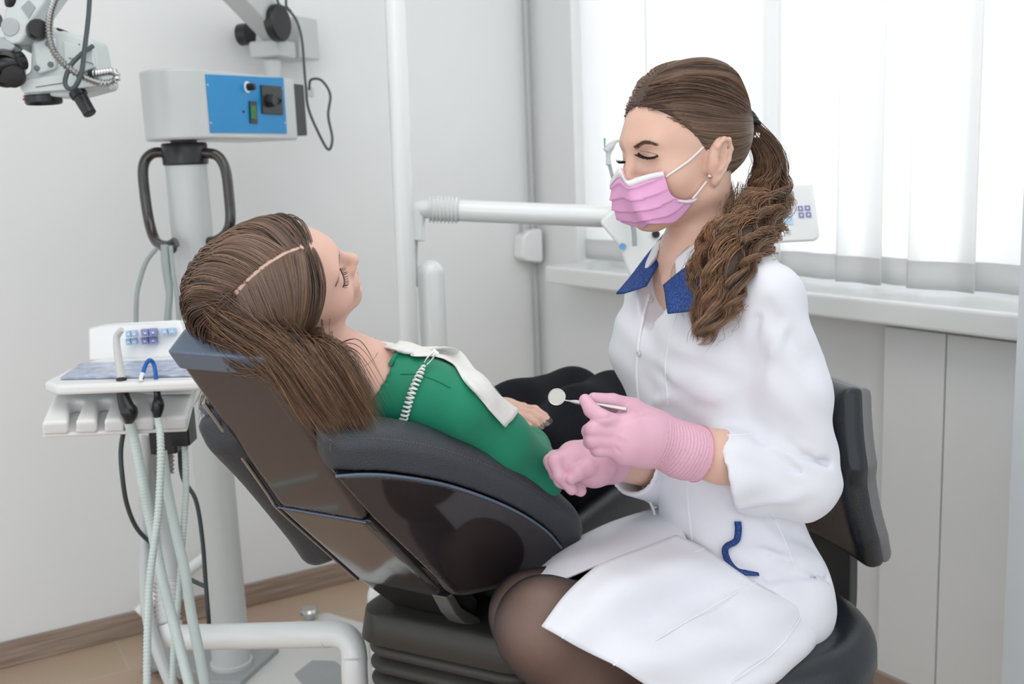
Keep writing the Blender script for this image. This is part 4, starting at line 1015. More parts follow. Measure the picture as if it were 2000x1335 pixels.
# joints
nk0 = NH.w(0, -.028, -.06); nk1 = P(1375, 505, 1.53); chest = P(1385, 640, 1.54); waist = P(1405, 900, 1.55); pel = P(1432, 1130, 1.56)
shN = P(1500, 580, 1.40); shF = P(1292, 570, 1.66); elN = P(1545, 930, 1.44); elF = P(1310, 920, 1.62)
wrN = P(1285, 858, 1.36); wrF = P(1212, 903, 1.50)
kneeN = P(1068, 1232, 1.33); kneeF = P(1042, 1200, 1.47); hipN = pel+tl*.075+V(0, 0, -.03); hipF = pel-tl*.085+V(0, 0, -.03)
ankN = kneeN+V(.17, .05, -.40); ankF = kneeF+V(.17, .05, -.40)
RT_ = np.array([tl, tf, V(0, 0, 1)]).T
def legs(p, o=0.0):
    d = chain(p, [hipN, (hipN*.5+kneeN*.5)+V(0, 0, .0), kneeN, (kneeN*.6+ankN*.4)+V(.02, 0, 0), ankN], [.072+o, .074+o, .056+o, .056+o, .036+o], .03)
    e = chain(p, [hipF, (hipF*.5+kneeF*.5), kneeF, (kneeF*.6+ankF*.4)+V(.02, 0, 0), ankF], [.072+o, .074+o, .056+o, .056+o, .036+o], .03)
    d = smin(d, ell(p, kneeN+V(-.006, 0, .01), (.056+o, .054+o, .06+o)), .02)
    return np.minimum(d, e)
ftN = ankN+V(-.06, -.02, -.05); ftF = ankF+V(-.06, -.02, -.05)
def neckF(p):
    d = rc(p, nk0, nk1, .047, .050)
    d = smin(d, chain(p, [nk1, nk1*.3+shN*.7], [.036, .022], .04), .04); d = smin(d, chain(p, [nk1, nk1*.3+shF*.7], [.036, .022], .04), .04)
    d = smin(d, ell(p, chest+V(0, 0, .06)-tf*.01, (.125, .075, .09), RT_), .05)
    d = smin(d, rc(p, NH.w(.03, -.03, -.03), nk1+tf*.055+tl*.01, .010, .009), .03)            # sternomastoid
    # collar bones
    d = smin(d, chain(p, [nk1+tf*.066+V(0, 0, -.03), nk1+tf*.055+tl*.06+V(0, 0, -.012), nk1*.3+shN*.7+V(0, 0, .02)], [.008, .007, .008], .01), .02)
    return d
def bodyN(p):
    d = smin(NH.F(p), neckF(p), .018)
    return d
lo, hi = bounds([NH.w(a, b, c) for a in (-.1, .1) for b in (-.13, .13) for c in (-.12, .14)]+[nk1+V(0, 0, -.16), nk1+tl*.1, nk1-tl*.1], .015)
v1, f1 = snet(bodyN, lo, hi, .00185)
def limbsN(p):
    d = legs(p); d = np.minimum(d, rc(p, ftN-V(.07, 0, .02), ankN, .03, .036)); d = np.minimum(d, rc(p, ftF-V(.07, 0, .02), ankF, .03, .036))
    t = chain(p, [chest, waist-tf*.01, pel], [.07, .06, .08], .05)
    d = smin(d, t, .04)
    d = smin(d, chain(p, [chest+V(0, 0, .03), shN, elN], [.03, .034, .034], .03), .02); d = smin(d, chain(p, [elN, elN*.45+wrN*.55, wrN], [.032, .0310, .027], .03), .01)
    d = smin(d, chain(p, [chest+V(0, 0, .03), shF, elF, wrF], [.03, .034, .034, .027], .03), .03)
    return d
allp = [hipN, hipF, kneeN, kneeF, ankN, ankF, ftN, ftF, shN, shF, elN, elF, wrN, wrF, chest]
v2, f2 = snet(limbsN, *bounds(allp, .12), .006)
nbody = mesh('body', np.vstack([v1, v2]), np.vstack([f1, f2+len(v1)]), SKIN, nurse)
s_ = nbody.modifiers.new('relax', 'SMOOTH'); s_.iterations = 1

# tights
TIGHT = bpy.data.materials.new('sheer_black_tights'); TIGHT.use_nodes = True
nt = TIGHT.node_tree; b = nt.nodes['Principled BSDF']; b.inputs['Base Color'].default_value = (.012, .008, .012, 1); b.inputs['Roughness'].default_value = .5
lw = nt.nodes.new('ShaderNodeLayerWeight'); lw.inputs[0].default_value = .45
mr = nt.nodes.new('ShaderNodeMapRange'); mr.inputs[1].default_value = 0.0; mr.inputs[2].default_value = .85; mr.inputs[3].default_value = .36; mr.inputs[4].default_value = .97
tcn = nt.nodes.new('ShaderNodeTexCoord'); nn_ = nt.nodes.new('ShaderNodeTexNoise'); nn_.inputs['Scale'].default_value = 600
nt.links.new(tcn.outputs['Object'], nn_.inputs[0])
mth = nt.nodes.new('ShaderNodeMath'); mth.operation = 'MULTIPLY_ADD'; mth.inputs[1].default_value = .08; nt.links.new(nn_.outputs[0], mth.inputs[0])
nt.links.new(lw.outputs['Facing'], mr.inputs[0]); nt.links.new(mr.outputs[0], mth.inputs[2]); nt.links.new(mth.outputs[0], b.inputs['Alpha'])
def Ftight(p):
    d = legs(p, .0016)
    d = np.minimum(d, rc(p, ftN-V(.07, 0, .02), ankN, .032, .038)); d = np.minimum(d, rc(p, ftF-V(.07, 0, .02), ankF, .032, .038)); return d
sdf_obj('tights', Ftight, *bounds([kneeN, kneeF, ankN, ankF, ftN, ftF, hipN, hipF], .12), .0055, TIGHT, nurse, smooth_it=2)
SHOE = mat('white_clog', (.6, .6, .6), .5)
for a_ in (ankN, ankF):
    def Fs(p, a_=a_): return smax(ell(p, a_+V(-.07, -.015, -.055), (.125, .046, .05)), halfspace(p, a_+V(0, 0, -.085), V(0, 0, -1)), .01)
    sdf_obj('shoe', Fs, *bounds([a_+V(-.07, 0, -.05)], .15), .007, SHOE, nurse)

# ---- coat
def sleeveN(p, o=0.0):
    return chain(p, [shN+V(0, 0, .0), shN*.5+elN*.5+V(.012, 0, 0), elN+V(.012, 0, -.005), P(1495, 924, 1.43), P(1415, 916, 1.405)], [.046+o, .055+o, .054+o, .055+o, .058+o], .02)
cuffc = P(1420, 930, 1.40); cuffn = unit(wrN-elN)
cuff_p = [P(1397, 858, 1.40), P(1438, 1006, 1.40), P(1425, 930, 1.33)]
cn_ = unit(np.cross(cuff_p[1]-cuff_p[0], cuff_p[2]-cuff_p[0])); cn_ = cn_ if cn_@cuffn > 0 else -cn_
def torsoN(p, o=0.0):
    T = RT_
    d = ell(p, chest+V(0, 0, -.01)+tf*.004, (.155+o, .105+o, .16+o), T)
    d = smin(d, ell(p, chest+V(0, 0, -.035)+tf*.062+tl*.065, (.062+o, .058+o, .062+o), T), .045)     # bust
    d = smin(d, ell(p, chest+V(0, 0, -.035)+tf*.062-tl*.065, (.062+o, .058+o, .062+o), T), .045)
    d = smin(d, rc(p, nk1+V(0, 0, -.045), shN+V(0, 0, -.005), .060+o, .045+o), .05); d = smin(d, rc(p, nk1+V(0, 0, -.045), shF, .062+o, .050+o), .05)
    d = smin(d, ell(p, waist+V(0, 0, .04), (.128+o, .105+o, .15+o), T), .07)
    d = smin(d, ell(p, pel+V(0, 0, .05), (.118+o, .098+o, .12+o), T), .06)
    d = smin(d, ell(p, pel+V(.0, 0, -.01)-tf*.005, (.135+o, .104+o, .095+o), T), .05)
    return d
def Fcoat(p):
    d = torsoN(p)
    s = sleeveN(p)
    hol = rc(p, P(1432, 930, 1.408), P(1380, 925, 1.39), .038, .043)
    s = np.maximum(s, halfspace(p, cuff_p[0], cn_)); s = smax(s, -hol, .003)
    d = smin(d, s, .016)
    th = chain(p, [hipN+V(0, 0, .01), hipN*.35+kneeN*.65+V(.0, 0, .012)], [.090, .076], .04)
    th = np.maximum(th, halfspace(p, hipN*.46+kneeN*.54, unit(kneeN-hipN)))
    th = smax(th, -chain(p, [hipN*.30+kneeN*.70, kneeN+(kneeN-hipN)*.3], [.070, .086], .01), .003)
    d = smin(d, th, .05)
    for pts, w, k in FOLDS: d = crease(p, pts, w, k*1.6, d)
    x_, y_, z_ = p[:, 0], p[:, 1], p[:, 2]
    d = d+.0019*np.sin(52*x_+26*z_+3*np.sin(19*z_+11*y_))*np.sin(31*z_-17*x_+2*np.sin(23*y_))+.0011*np.sin(95*z_+40*x_+3*np.sin(33*x_))
    d = smax(d, -chain(p, NECKCUT, [.060, .056, .040, .012], .02), .006)
    return d
def sleeve_sel(p): return torsoN(p)*0-1
NECKCUT = [nk0, nk1+V(0, 0, .01), nk1+tf*.075+V(0, 0, -.045), nk1+tf*.10+V(0, 0, -.085)]
def F3(*q): return [P(*a) for a in q]
FOLDS = [
 (F3((1440, 640, 1.36), (1450, 720, 1.36), (1478, 800, 1.37), (1490, 850, 1.38)), .010, .010),      # arm to torso
 (F3((1455, 850, 1.36), (1400, 845, 1.36), (1350, 835, 1.38)), .006, .006),
 (F3((1610, 905, 1.40), (1560, 880, 1.38), (1510, 845, 1.37)), .007, .008),
 (F3((1600, 935, 1.40), (1550, 915, 1.38), (1505, 875, 1.365)), .006, .006),
 (F3((1480, 850, 1.37), (1540, 870, 1.37), (1590, 885, 1.39)), .008, -.006),
 (F3((1290, 700, 1.44), (1360, 715, 1.40), (1430, 745, 1.39)), .012, .004),
 (F3((1300, 760, 1.44), (1370, 800, 1.41), (1430, 815, 1.39)), .010, .004),
 (F3((1560, 1110, 1.43), (1500, 1110, 1.41), (1440, 1085, 1.42)), .007, .008),
 (F3((1610, 1135, 1.47), (1560, 1120, 1.43), (1500, 1130, 1.41)), .006, .007),
 (F3((1600, 1100, 1.47), (1530, 1090, 1.43), (1470, 1060, 1.42)), .007, -.005),
 (F3((1300, 1045, 1.50), (1360, 1080, 1.45), (1440, 1125, 1.42)), .008, .008),
 (F3((1500, 600, 1.36), (1560, 700, 1.38), (1575, 800, 1.39)), .014, .004),
 (F3((1600, 720, 1.42), (1612, 800, 1.42), (1610, 860, 1.42)), .010, .003),
 (F3((1340, 960, 1.44), (1345, 1040, 1.44)), .003, .0015),
 (F3((1215, 700, 1.50), (1290, 730, 1.46), (1350, 760, 1.43)), .008, .0045),
 (F3((1260, 790, 1.48), (1330, 770, 1.44), (1400, 775, 1.41)), .009, -.004),
 (F3((1250, 830, 1.49), (1320, 850, 1.45)), .006, .004),
 (F3((1360, 900, 1.45), (1300, 960, 1.46), (1262, 1000, 1.49)), .009, .004),
 (F3((1420, 1020, 1.43), (1350, 1010, 1.45), (1290, 1030, 1.48)), .009, -.004),
 (F3((1590, 1060, 1.48), (1540, 1040, 1.45), (1500, 1010, 1.44)), .008, .005),
 (F3((1430, 800, 1.36), (1470, 860, 1.36), (1540, 900, 1.37)), .006, .005),
 (F3((1450, 990, 1.37), (1520, 985, 1.37), (1590, 950, 1.39)), .010, -.003),
 (F3((1420, 890, 1.34), (1470, 905, 1.35), (1530, 930, 1.36)), .006, .004),
 (F3((1530, 640, 1.36), (1500, 700, 1.36), (1490, 780, 1.36)), .009, -.004),
 (F3((1480, 620, 1.37), (1465, 690, 1.37), (1470, 760, 1.37)), .007, .006),
]
cpts = [shN, shF, elN, elN, hipN, hipF, pel, chest, P(1420, 930, 1.40), hipN*.5+kneeN*.5, kneeN]
lo, hi = bounds(cpts, .17)
def coat_tint(v): return np.ones((len(v), 3))
coat = sdf_obj('coat', Fcoat, lo, hi, .0045, COATM, nurse, smooth_it=3)

# far sleeve with its hollow cuff
def FslF(p):
    d = chain(p, [shF, elF, P(1240, 915, 1.535)], [.055, .056, .042], .02)
    d = np.maximum(d, halfspace(p, P(1236, 912, 1.53), unit(wrF-elF)))
    return smax(d, -chain(p, [P(1285, 917, 1.58), P(1200, 905, 1.5)], [.034, .040], .01), .002)
sdf_obj('far_sleeve', FslF, *bounds([shF, elF, wrF], .09), .0045, COATM, coat, smooth_it=2)

# skirt flaps
def fold(a, n, ph=0): return lambda u, v: a*np.sin(u*n*3.1+v*2+ph)*np.sin(v*math.pi)
skN = [[(1320, 1045, 1.47), (1262, 1068, 1.42), (1200, 1090, 1.365), (1160, 1110, 1.325), (1105, 1160, 1.275), (1058, 1222, 1.235)],
       [(1385, 1075, 1.425), (1330, 1095, 1.37), (1270, 1120, 1.325), (1215, 1145, 1.285), (1160, 1190, 1.25), (1105, 1250, 1.222)],
       [(1450, 1120, 1.395), (1400, 1145, 1.37), (1340, 1175, 1.335), (1285, 1205, 1.295), (1230, 1240, 1.25), (1170, 1283, 1.225)],
       [(1520, 1160, 1.405), (1475, 1185, 1.36), (1420, 1225, 1.325), (1365, 1260, 1.285), (1305, 1295, 1.25), (1240, 1322, 1.225)],
       [(1585, 1170, 1.46), (1555, 1205, 1.395), (1510, 1260, 1.345), (1450, 1305, 1.305), (1385, 1345, 1.27), (1310, 1362, 1.24)],
       [(1611, 1120, 1.53), (1606, 1190, 1.48), (1582, 1262, 1.41), (1530, 1312, 1.36), (1470, 1350, 1.32), (1380, 1400, 1.27)],
       [(1611, 1110, 1.60), (1600, 1200, 1.57), (1575, 1275, 1.50), (1520, 1330, 1.44), (1460, 1370, 1.38), (1380, 1425, 1.33)]]
patch('skirt_flap', [[P(*q) for q in r_] for r_ in skN], COATM, coat, 7, .003, disp=lambda u, v: .0050*np.sin(u*19+v*3)*np.sin(v*2.4)*np.sin(u*math.pi)+.002*np.sin(v*17+u*6)*np.sin(u*math.pi))
skF = [[(1300, 1040, 1.50), (1240, 1048, 1.52), (1170, 1070, 1.52), (1090, 1108, 1.50), (1000, 1172, 1.46)],
       [(1320, 1062, 1.47), (1262, 1070, 1.46), (1200, 1088, 1.445), (1110, 1125, 1.42), (1000, 1177, 1.455)]]
for ia, ib, ft in ((0, 1, .85), (2, 3, .4), (4, 5, .2)):
    ln = [P(a[0]*(1-ft)+b[0]*ft, a[1]*(1-ft)+b[1]*ft, a[2]*(1-ft)+b[2]*ft-.0042) for a, b in zip(skN[ia], skN[ib])]
    MB().tube(ln, .0008, 6, 6).build('seam', mat('white_coat_edge', (.82, .82, .86), .7), coat)
skF = [[(1330, 985, 1.58), (1255, 1000, 1.62), (1170, 1030, 1.64), (1085, 1080, 1.60), (1008, 1166, 1.50)],
       [(1335, 1015, 1.53), (1262, 1022, 1.54), (1185, 1045, 1.53), (1085, 1098, 1.48), (1003, 1172, 1.43)],
       [(1338, 1045, 1.48), (1275, 1052, 1.47), (1205, 1070, 1.44), (1105, 1112, 1.40), (1001, 1175, 1.39)],
       [(1345, 1062, 1.45), (1285, 1070, 1.425), (1215, 1086, 1.39), (1112, 1126, 1.36), (1000, 1177, 1.372)]]
patch('skirt_flap', [[P(*q) for q in r_] for r_ in skF], COATM, coat, 8, .003)

# placket edge, seams, buttons, pocket trim on the coat surface
EDGE = mat('white_coat_edge', (.82, .82, .86), .7)
pk = drape(Fcoat, [(1268, 575), (1256, 620), (1246, 680), (1244, 740), (1250, 800), (1256, 850), (1250, 900), (1256, 950), (1278, 1000), (1284, 1050)], .001, 6)
w_ = unit(ray(1250, 800)); prr = pk
side = RT*.016
pts_ = []
mb = MB(); mb.tube(pk, .0022, 8, 1); mb.build('placket_edge', EDGE, coat)
for pts in ([(1322, 610), (1300, 700), (1305, 790)], [(1340, 930), (1345, 1000), (1352, 1060)], [(1510, 1005), (1535, 1060), (1555, 1115)], [(1290, 852), (1400, 850), (1470, 848)], [(1250, 900), (1300, 880)]):
    MB().tube(drape(Fcoat, pts, .0002, 6), .0009, 6, 1).build('seam', EDGE, coat)
for x, y in ((1266, 585), (1243, 690), (1251, 800)):
    q = trace(Fcoat, x+4, y, .0015)[0]; n_ = grad(Fcoat, q[None])[0]
    MB().lathe(q, n_, [(.0045, -.001), (.0048, .001), (.003, .0022), (.0, .0016)], 16).build('button', mat('pearl_button', (.6, .6, .62), .25, coat=.5), coat)
def ribbon(name, F, pts, wid, m, parent, off=.002, k=8, nrm=None):
    c = drape(F, pts, off, k); g = grad(F, c); t = np.gradient(c, axis=0); t /= np.linalg.norm(t, axis=1)[:, None]
    s = np.cross(t, g); s /= np.linalg.norm(s, axis=1)[:, None]
    wd = np.interp(np.linspace(0, 1, len(c)), np.linspace(0, 1, len(np.atleast_1d(wid))), np.atleast_1d(wid)) if np.ndim(wid) else np.full(len(c), wid)
    rows = np.stack([c-s*wd[:, None]/2, c+g*.0006, c+s*wd[:, None]/2], 0)
    a, b_ = rows.shape[:2]
    f = [(i*b_+j, i*b_+j+1, (i+1)*b_+j+1, (i+1)*b_+j) for i in range(a-1) for j in range(b_-1)]
    o = mesh(name, rows.reshape(-1, 3), f, m, parent); md = o.modifiers.new('thickness', 'SOLIDIFY'); md.thickness = .0014; md.offset = 0; return o
ribbon('pocket_trim', Fcoat, [(1441, 1018), (1442, 1035), (1438, 1055), (1420, 1066), (1416, 1078), (1424, 1098), (1440, 1114), (1458, 1118), (1482, 1121)], [.0095, .0095, .009, .009, .009, .009, .008, .005], BLUEM, coat, .003)

# collar halves (sheets lying over the coat)
colN = [[(1349, 515, 1.42), (1322, 535, 1.43), (1296, 557, 1.445)], [(1362, 530, 1.405), (1332, 555, 1.415), (1299, 572, 1.435)],
        [(1375, 555, 1.395), (1345, 580, 1.40), (1301, 592, 1.42)], [(1385, 590, 1.39), (1355, 606, 1.395), (1304, 612, 1.41)]]
patch('collar', [[P(*q) for q in r_] for r_ in colN], BLUEM, coat, 6, .003)
colF = [[(1312, 436, 1.60), (1290, 466, 1.575), (1262, 500, 1.55), (1232, 540, 1.53), (1204, 573, 1.515)],
        [(1318, 448, 1.575), (1300, 480, 1.55), (1276, 513, 1.53), (1248, 546, 1.515), (1222, 571, 1.505)],
        [(1313, 466, 1.555), (1298, 495, 1.535), (1280, 525, 1.515), (1268, 548, 1.505), (1262, 558, 1.50)]]
patch('collar', [[P(*q) for q in r_] for r_ in colF], BLUEM, coat, 6, .003)
lap = [[(1264, 556, 1.50), (1282, 522, 1.51), (1304, 480, 1.535), (1314, 466, 1.55)], [(1273, 560, 1.49), (1290, 535, 1.50), (1312, 495, 1.52), (1326, 475, 1.54)]]
MB().tube([P(*q) for q in [(1346, 480, 1.462), (1325, 500, 1.468), (1311, 530, 1.475), (1311, 552, 1.475)]], .0006, 6, 6).build('necklace', mat('silver_chain', (.6, .58, .55), .2, metal=1), nurse)

# ---- gloves
def handN(p):
    pal = chain(p, [wrN, P(1258, 850, 1.345), P(1225, 842, 1.33)], [.029, .031, .028], .02)
    pal = smin(pal, chain(p, [P(1255, 872, 1.345), P(1222, 872, 1.325)], [.026, .024], .02), .02)
    pal = smin(pal, rc(p, P(1262, 825, 1.37), P(1238, 805, 1.36), .020, .015), .02)
    f = [ (F3((1222, 832, 1.325), (1178, 818, 1.31), (1155, 800, 1.315), (1143, 781, 1.325)), (.0130, .0115, .0098, .0082)),
          (F3((1218, 846, 1.32), (1160, 838, 1.31), (1152, 842, 1.335), (1172, 848, 1.355)), (.0130, .0115, .0105, .0088)),
          (F3((1220, 862, 1.32), (1160, 858, 1.312), (1154, 862, 1.336), (1175, 866, 1.355)), (.0125, .0110, .0100, .0085)),
          (F3((1226, 878, 1.325), (1170, 876, 1.318), (1166, 878, 1.34), (1188, 880, 1.352)), (.0115, .0098, .0090, .0080)),
          (F3((1262, 820, 1.372), (1236, 797, 1.365), (1196, 785, 1.35), (1160, 779, 1.34)), (.0165, .0140, .0115, .0088)) ]
    d = pal
    for i, (q, r) in enumerate(f):
        e = chain(p, q, r, .003); d = smin(d, e, .0025)
    return d
GCR = [(F3((1205, 800, 1.31), (1190, 815, 1.30), (1165, 818, 1.30)), .0022, .0016), (F3((1200, 845, 1.30), (1225, 858, 1.30)), .0025, -.0012), (F3((1195, 830, 1.30), (1235, 815, 1.31), (1265, 805, 1.33)), .003, .0014),
       (F3((1190, 870, 1.30), (1215, 882, 1.305), (1240, 888, 1.315)), .0025, .0014), (F3((1255, 835, 1.315), (1262, 855, 1.315), (1258, 880, 1.32)), .0022, .0013), (F3((1240, 800, 1.335), (1250, 812, 1.32), (1252, 830, 1.315)), .0022, .0012),
       (F3((1185, 848, 1.295), (1210, 843, 1.30)), .002, .0012), (F3((1183, 866, 1.295), (1208, 862, 1.30)), .002, .0012)]
GW = [wrN, P(1366, 886, 1.385)]
def gloveN(p):
    d = handN(p)
    c = chain(p, [P(1265, 852, 1.347), wrN, P(1330, 878, 1.372), P(1362, 886, 1.383)], [.030, .0285, .0335, .0375], .02)
    ax_ = unit(GW[1]-GW[0]); t = (p-wrN)@ax_
    wr = np.where((t > -.012) & (t < .055), .0011*np.sin(t*1250+np.sin(p[:, 2]*120)*1.2), 0)
    d = smin(d, c, .012)+wr
    for q, w_, k_ in GCR: d = crease(p, q, w_, k_, d)
    endp = P(1364, 884, 1.384); n_ = unit(P(1369, 850, 1.384)-P(1351, 921, 1.384)); ap = unit(ax_-n_*(ax_@n_))
    d = np.maximum(d, halfspace(p, endp, ap))
    return d
gl = sdf_obj('glove', gloveN, *bounds([P(1140, 775, 1.33), P(1180, 900, 1.31), P(1370, 925, 1.40), P(1360, 850, 1.37), P(1200, 880, 1.38)], .03), .0016, PINKG, nurse, smooth_it=1)
axw = unit(GW[1]-GW[0]); n_ = unit(P(1369, 850, 1.384)-P(1351, 921, 1.384)); ap = unit(axw-n_*(axw@n_)); bq = np.cross(ap, n_); ce = P(1361.5, 885.5, 1.384)
MB().tube([ce+n_*.0382*math.cos(a)+bq*.0382*math.sin(a) for a in np.linspace(0, 2*math.pi, 40)], .0011, 8, 1, False).build('rolled_cuff', mat('deep_pink_edge', (.70, .18, .28), .45), gl)
NHAIR = True
def gloveF(p):
    pal = chain(p, [wrF, P(1160, 902, 1.47), P(1122, 893, 1.46)], [.027, .029, .024], .02)
    pal = smin(pal, rc(p, P(1160, 915, 1.455), P(1120, 905, 1.45), .022, .02), .02)
    f = [ (F3((1118, 888, 1.45), (1086, 900, 1.44), (1095, 928, 1.435), (1117, 955, 1.44)), (.0135, .0118, .0102, .0085)),
          (F3((1112, 885, 1.465), (1080, 905, 1.458), (1096, 938, 1.455), (1134, 958, 1.458)), (.0135, .0118, .0102, .0085)),
          (F3((1108, 886, 1.485), (1076, 900, 1.48), (1086, 925, 1.48), (1108, 938, 1.485)), (.0125, .011, .0098, .008)),
          (F3((1110, 888, 1.50), (1082, 892, 1.50), (1080, 912, 1.505), (1095, 925, 1.51)), (.0115, .0098, .0088, .0075)),
          (F3((1180, 912, 1.455), (1150, 912, 1.437), (1130, 922, 1.428), (1116, 934, 1.427)), (.0185, .0138, .0112, .0088)) ]
    d = pal
    for i, (q, r) in enumerate(f): d = smin(d, chain(p, q, r, .003), .0022)
    c = chain(p, [P(1165, 903, 1.475), wrF, P(1198, 902, 1.492)], [.028, .0275, .029], .01)
    ax_ = unit(elF-wrF); t = (p-wrF)@ax_
    d = smin(d, c, .01)
    for q in (F3((1172, 880, 1.45), (1190, 900, 1.455)), F3((1182, 878, 1.45), (1198, 905, 1.46)), F3((1140, 880, 1.44), (1128, 900, 1.43))): d = crease(p, q, .0025, .0012, d)
    return np.maximum(d, halfspace(p, P(1203, 900, 1.49), ax_))
sdf_obj('glove', gloveF, *bounds([P(1070, 890, 1.44), P(1215, 905, 1.5), P(1140, 965, 1.44), P(1160, 870, 1.5)], .035), .0017, PINKG, nurse, smooth_it=1)

# ---- dental mirror held between thumb and index finger
ma, mb_ = P(1224, 799, 1.318), P(1100, 781, 1.35)
dm = empty('dental_mirror', tuple(ma), 'small round dental mirror with thin steel handle held in a pink glove', 'dental mirror')
MB().tube([ma, ma*.8+mb_*.2, ma*.25+mb_*.75, ma*.18+mb_*.82, ma*.1+mb_*.9, mb_], [.0030, .0032, .0030, .0026, .0011, .0010], 14, 1).build('handle', CHROME, dm)
mc = P(1087.5, 775, 1.353); mn = unit(CAM-mc+V(-.15, 0, .55))
MB().lathe(mc, mn, [(.0085, -.0012), (.0113, -.001), (.0117, .0002), (.0117, .0012), (.0108, .0014), (.0106, .0008), (.0, .0008)], 40).build('mirror_rim', CHROME, dm)
MB().lathe(mc+mn*.0008, mn, [(.0104, 0), (.0104, .0003), (0, .0003)], 40).build('mirror_glass', mat('mirror_glass', (.5, .49, .46), .35, metal=.3), dm)

# ---- face details
def dr(pts, off=.0, k=6): return drape(NH.F, pts, off, k)
bw = dr([(1238, 289), (1252, 280), (1264, 279), (1283, 284)], .0004, 8)
S = []
for i in range(170):
    t = rng.random()*(len(bw)-2); a = bw[int(t)]+(bw[int(t)+1]-bw[int(t)])*(t % 1); n_ = grad(NH.F, a[None])[0]
    fw_ = unit(bw[-1]-bw[0]); up_ = np.cross(n_, fw_); up_ = up_ if up_[2] > 0 else -up_; th = .0034*(1-t/len(bw)*.75)
    a = a+up_*rng.uniform(-th, th)+n_*.0002; d_ = unit(fw_+up_*rng.uniform(.0, .35)); S.append([a, a+d_*.003+n_*.0003, a+d_*.006+n_*.0002])
strands('eyebrow', np.array(S), .00033, BROW, nurse)
MB().tube(dr([(1246, 299), (1254, 304.5), (1264, 308), (1275, 307.5), (1285, 304)], .0002, 8), .0014, 8, 1).build('lash_line', LASH, nurse)
MB().tube(dr([(1250, 294.5), (1262, 296), (1274, 299), (1284, 302)], -.0001, 8), .00045, 6, 1).build('lid_crease', mat('lid_crease_brown', (.28, .13, .10), .6), nurse)  # thin brown line along the upper lid crease
lp = dr([(1247, 300), (1255, 305), (1265, 308), (1276, 308), (1285, 304)], .0003, 8)
lashes('eyelashes', NH.F, lp, 46, .010, lambda t: unit(NH.f*(1.0-t*.3)+NH.l*(.15+.7*t)+V(0, 0, -.25)), nurse, .00042)
flp = [NH.w(-.020, .079, .006), NH.w(-.031, .0815, .0045), NH.w(-.043, .075, .006)]
lashes('eyelashes', NH.F, flp, 30, .013, lambda t: unit(NH.f*1.0-NH.l*(.3)+V(0, 0, -.05)), nurse, .00045)
# mask: sheet in the head frame, near half measured on the photo, far half mirrored
MASKM = mat('pink_pleated_nonwoven', (.80, .40, .66), .7, bump=(700, .25), colvar=(14, .015)); MASKW = mat('white_mask_band', (.80, .78, .80), .7, bump=(700, .3))
def mk(px, py, off): return NH.loc(trace(lambda p: Fmaskbase(p), px, py, off)[0][None])[0]
def Fmaskbase(p):
    q = NH.loc(p); return smin(NH.face(q), ell(q, (0, .062, -.048), (.047, .053, .052)), .03)*NH.sc
# rows top to bottom; columns centre -> near cheek, as pixels
mrows = [[(1225, 351), (1245, 346), (1270, 339), (1296, 334)],
         [(1229, 366), (1250, 361), (1275, 352), (1299, 347)],
         [(1232, 382), (1256, 379), (1281, 371), (1303, 361)],
         [(1238, 400), (1263, 397), (1290, 389), (1311, 380)],
         [(1246, 415), (1273, 412), (1301, 402), (1327, 389)],
         [(1256, 428), (1285, 425), (1313, 416), (1345, 390)],
         [(1268, 437), (1292, 436), (1322, 431), (1362, 385)]]
prof_c = [(.1095, .000), (.1135, -.017), (.1125, -.034), (.108, -.050), (.102, -.065), (.095, -.078), (.084, -.090)]
gridm = []
for i, r_ in enumerate(mrows):
    near = [mk(x, y, .004) for x, y in r_]
    for q in near: q[0] = max(q[0], .008)
    c_ = np.array([0, prof_c[i][0], prof_c[i][1]])
    row = [q*np.array([-1, 1, 1]) for q in near[::-1]]+[c_]+near
    gridm.append(row)
gm = np.array([[NH.c+NH.R@(q*NH.sc) for q in r_] for r_ in gridm])
def pleat(u, v):
    s = u*4.6+.35*np.abs(v-.5); fr = s-np.floor(s)
    return .0036*(fr**1.6-.4)*(u > .13)*(u < .97)*np.minimum(1, 2.2*(1-np.abs(v-.5)*2)+.25)
mk_o = patch('face_mask', gm, MASKM, nurse, 8, .0012, disp=lambda u, v: -pleat(u, v) if MSK_SIGN < 0 else pleat(u, v)) if False else None
g0 = gm; nn0 = np.cross(g0[3, 5]-g0[2, 5], g0[3, 6]-g0[3, 5]); sg = 1 if nn0@(g0[3, 5]-NH.c) > 0 else -1
mask = patch('face_mask', gm, MASKM, nurse, 8, .0012, disp=lambda u, v: sg*pleat(u, v))
gt = np.array([[q+unit(q-NH.c)*.0022 for q in r_] for r_ in gm[:2]]); gt[1] = gt[0]+(gt[1]-gt[0])*.75
patch('nose_band', gt, MASKW, mask, 8, .0012)
ge = np.array([[q+unit(q-NH.c)*.0018 for q in gm[4:, -1]], [q+unit(q-NH.c)*.0018 for q in (gm[4:, -1]+(gm[4:, -2]-gm[4:, -1])*.22)]])
patch('side_band', ge, MASKW, mask, 6, .001)
EL = mat('white_elastic', (.80, .76, .72), .8)
def loopp(pts): return [NH.w(*NH.loc(q[None])[0]) for q in pts]
e1 = dr([(1301, 345), (1320, 332), (1345, 314), (1366, 295)], .0015, 6); 
MB().tube(np.vstack([e1, [NH.w(.069, -.006, .030), NH.w(.070, -.016, .036)]]), .0016, 8, 1).build('ear_loop', EL, mask)
e2 = np.vstack([[P(1353, 388, NH_d) for NH_d in [proj(gm[5, -1])[2]-.001]], dr([(1362, 377), (1380, 354)], .003, 4)])
MB().tube(e2, .0014, 8, 1).build('ear_loop', EL, mask)
er = P(1385, 344, proj(earw)[2]-.016)
er = trace(NH.F, 1386, 344, .001)[0]
mb = MB()
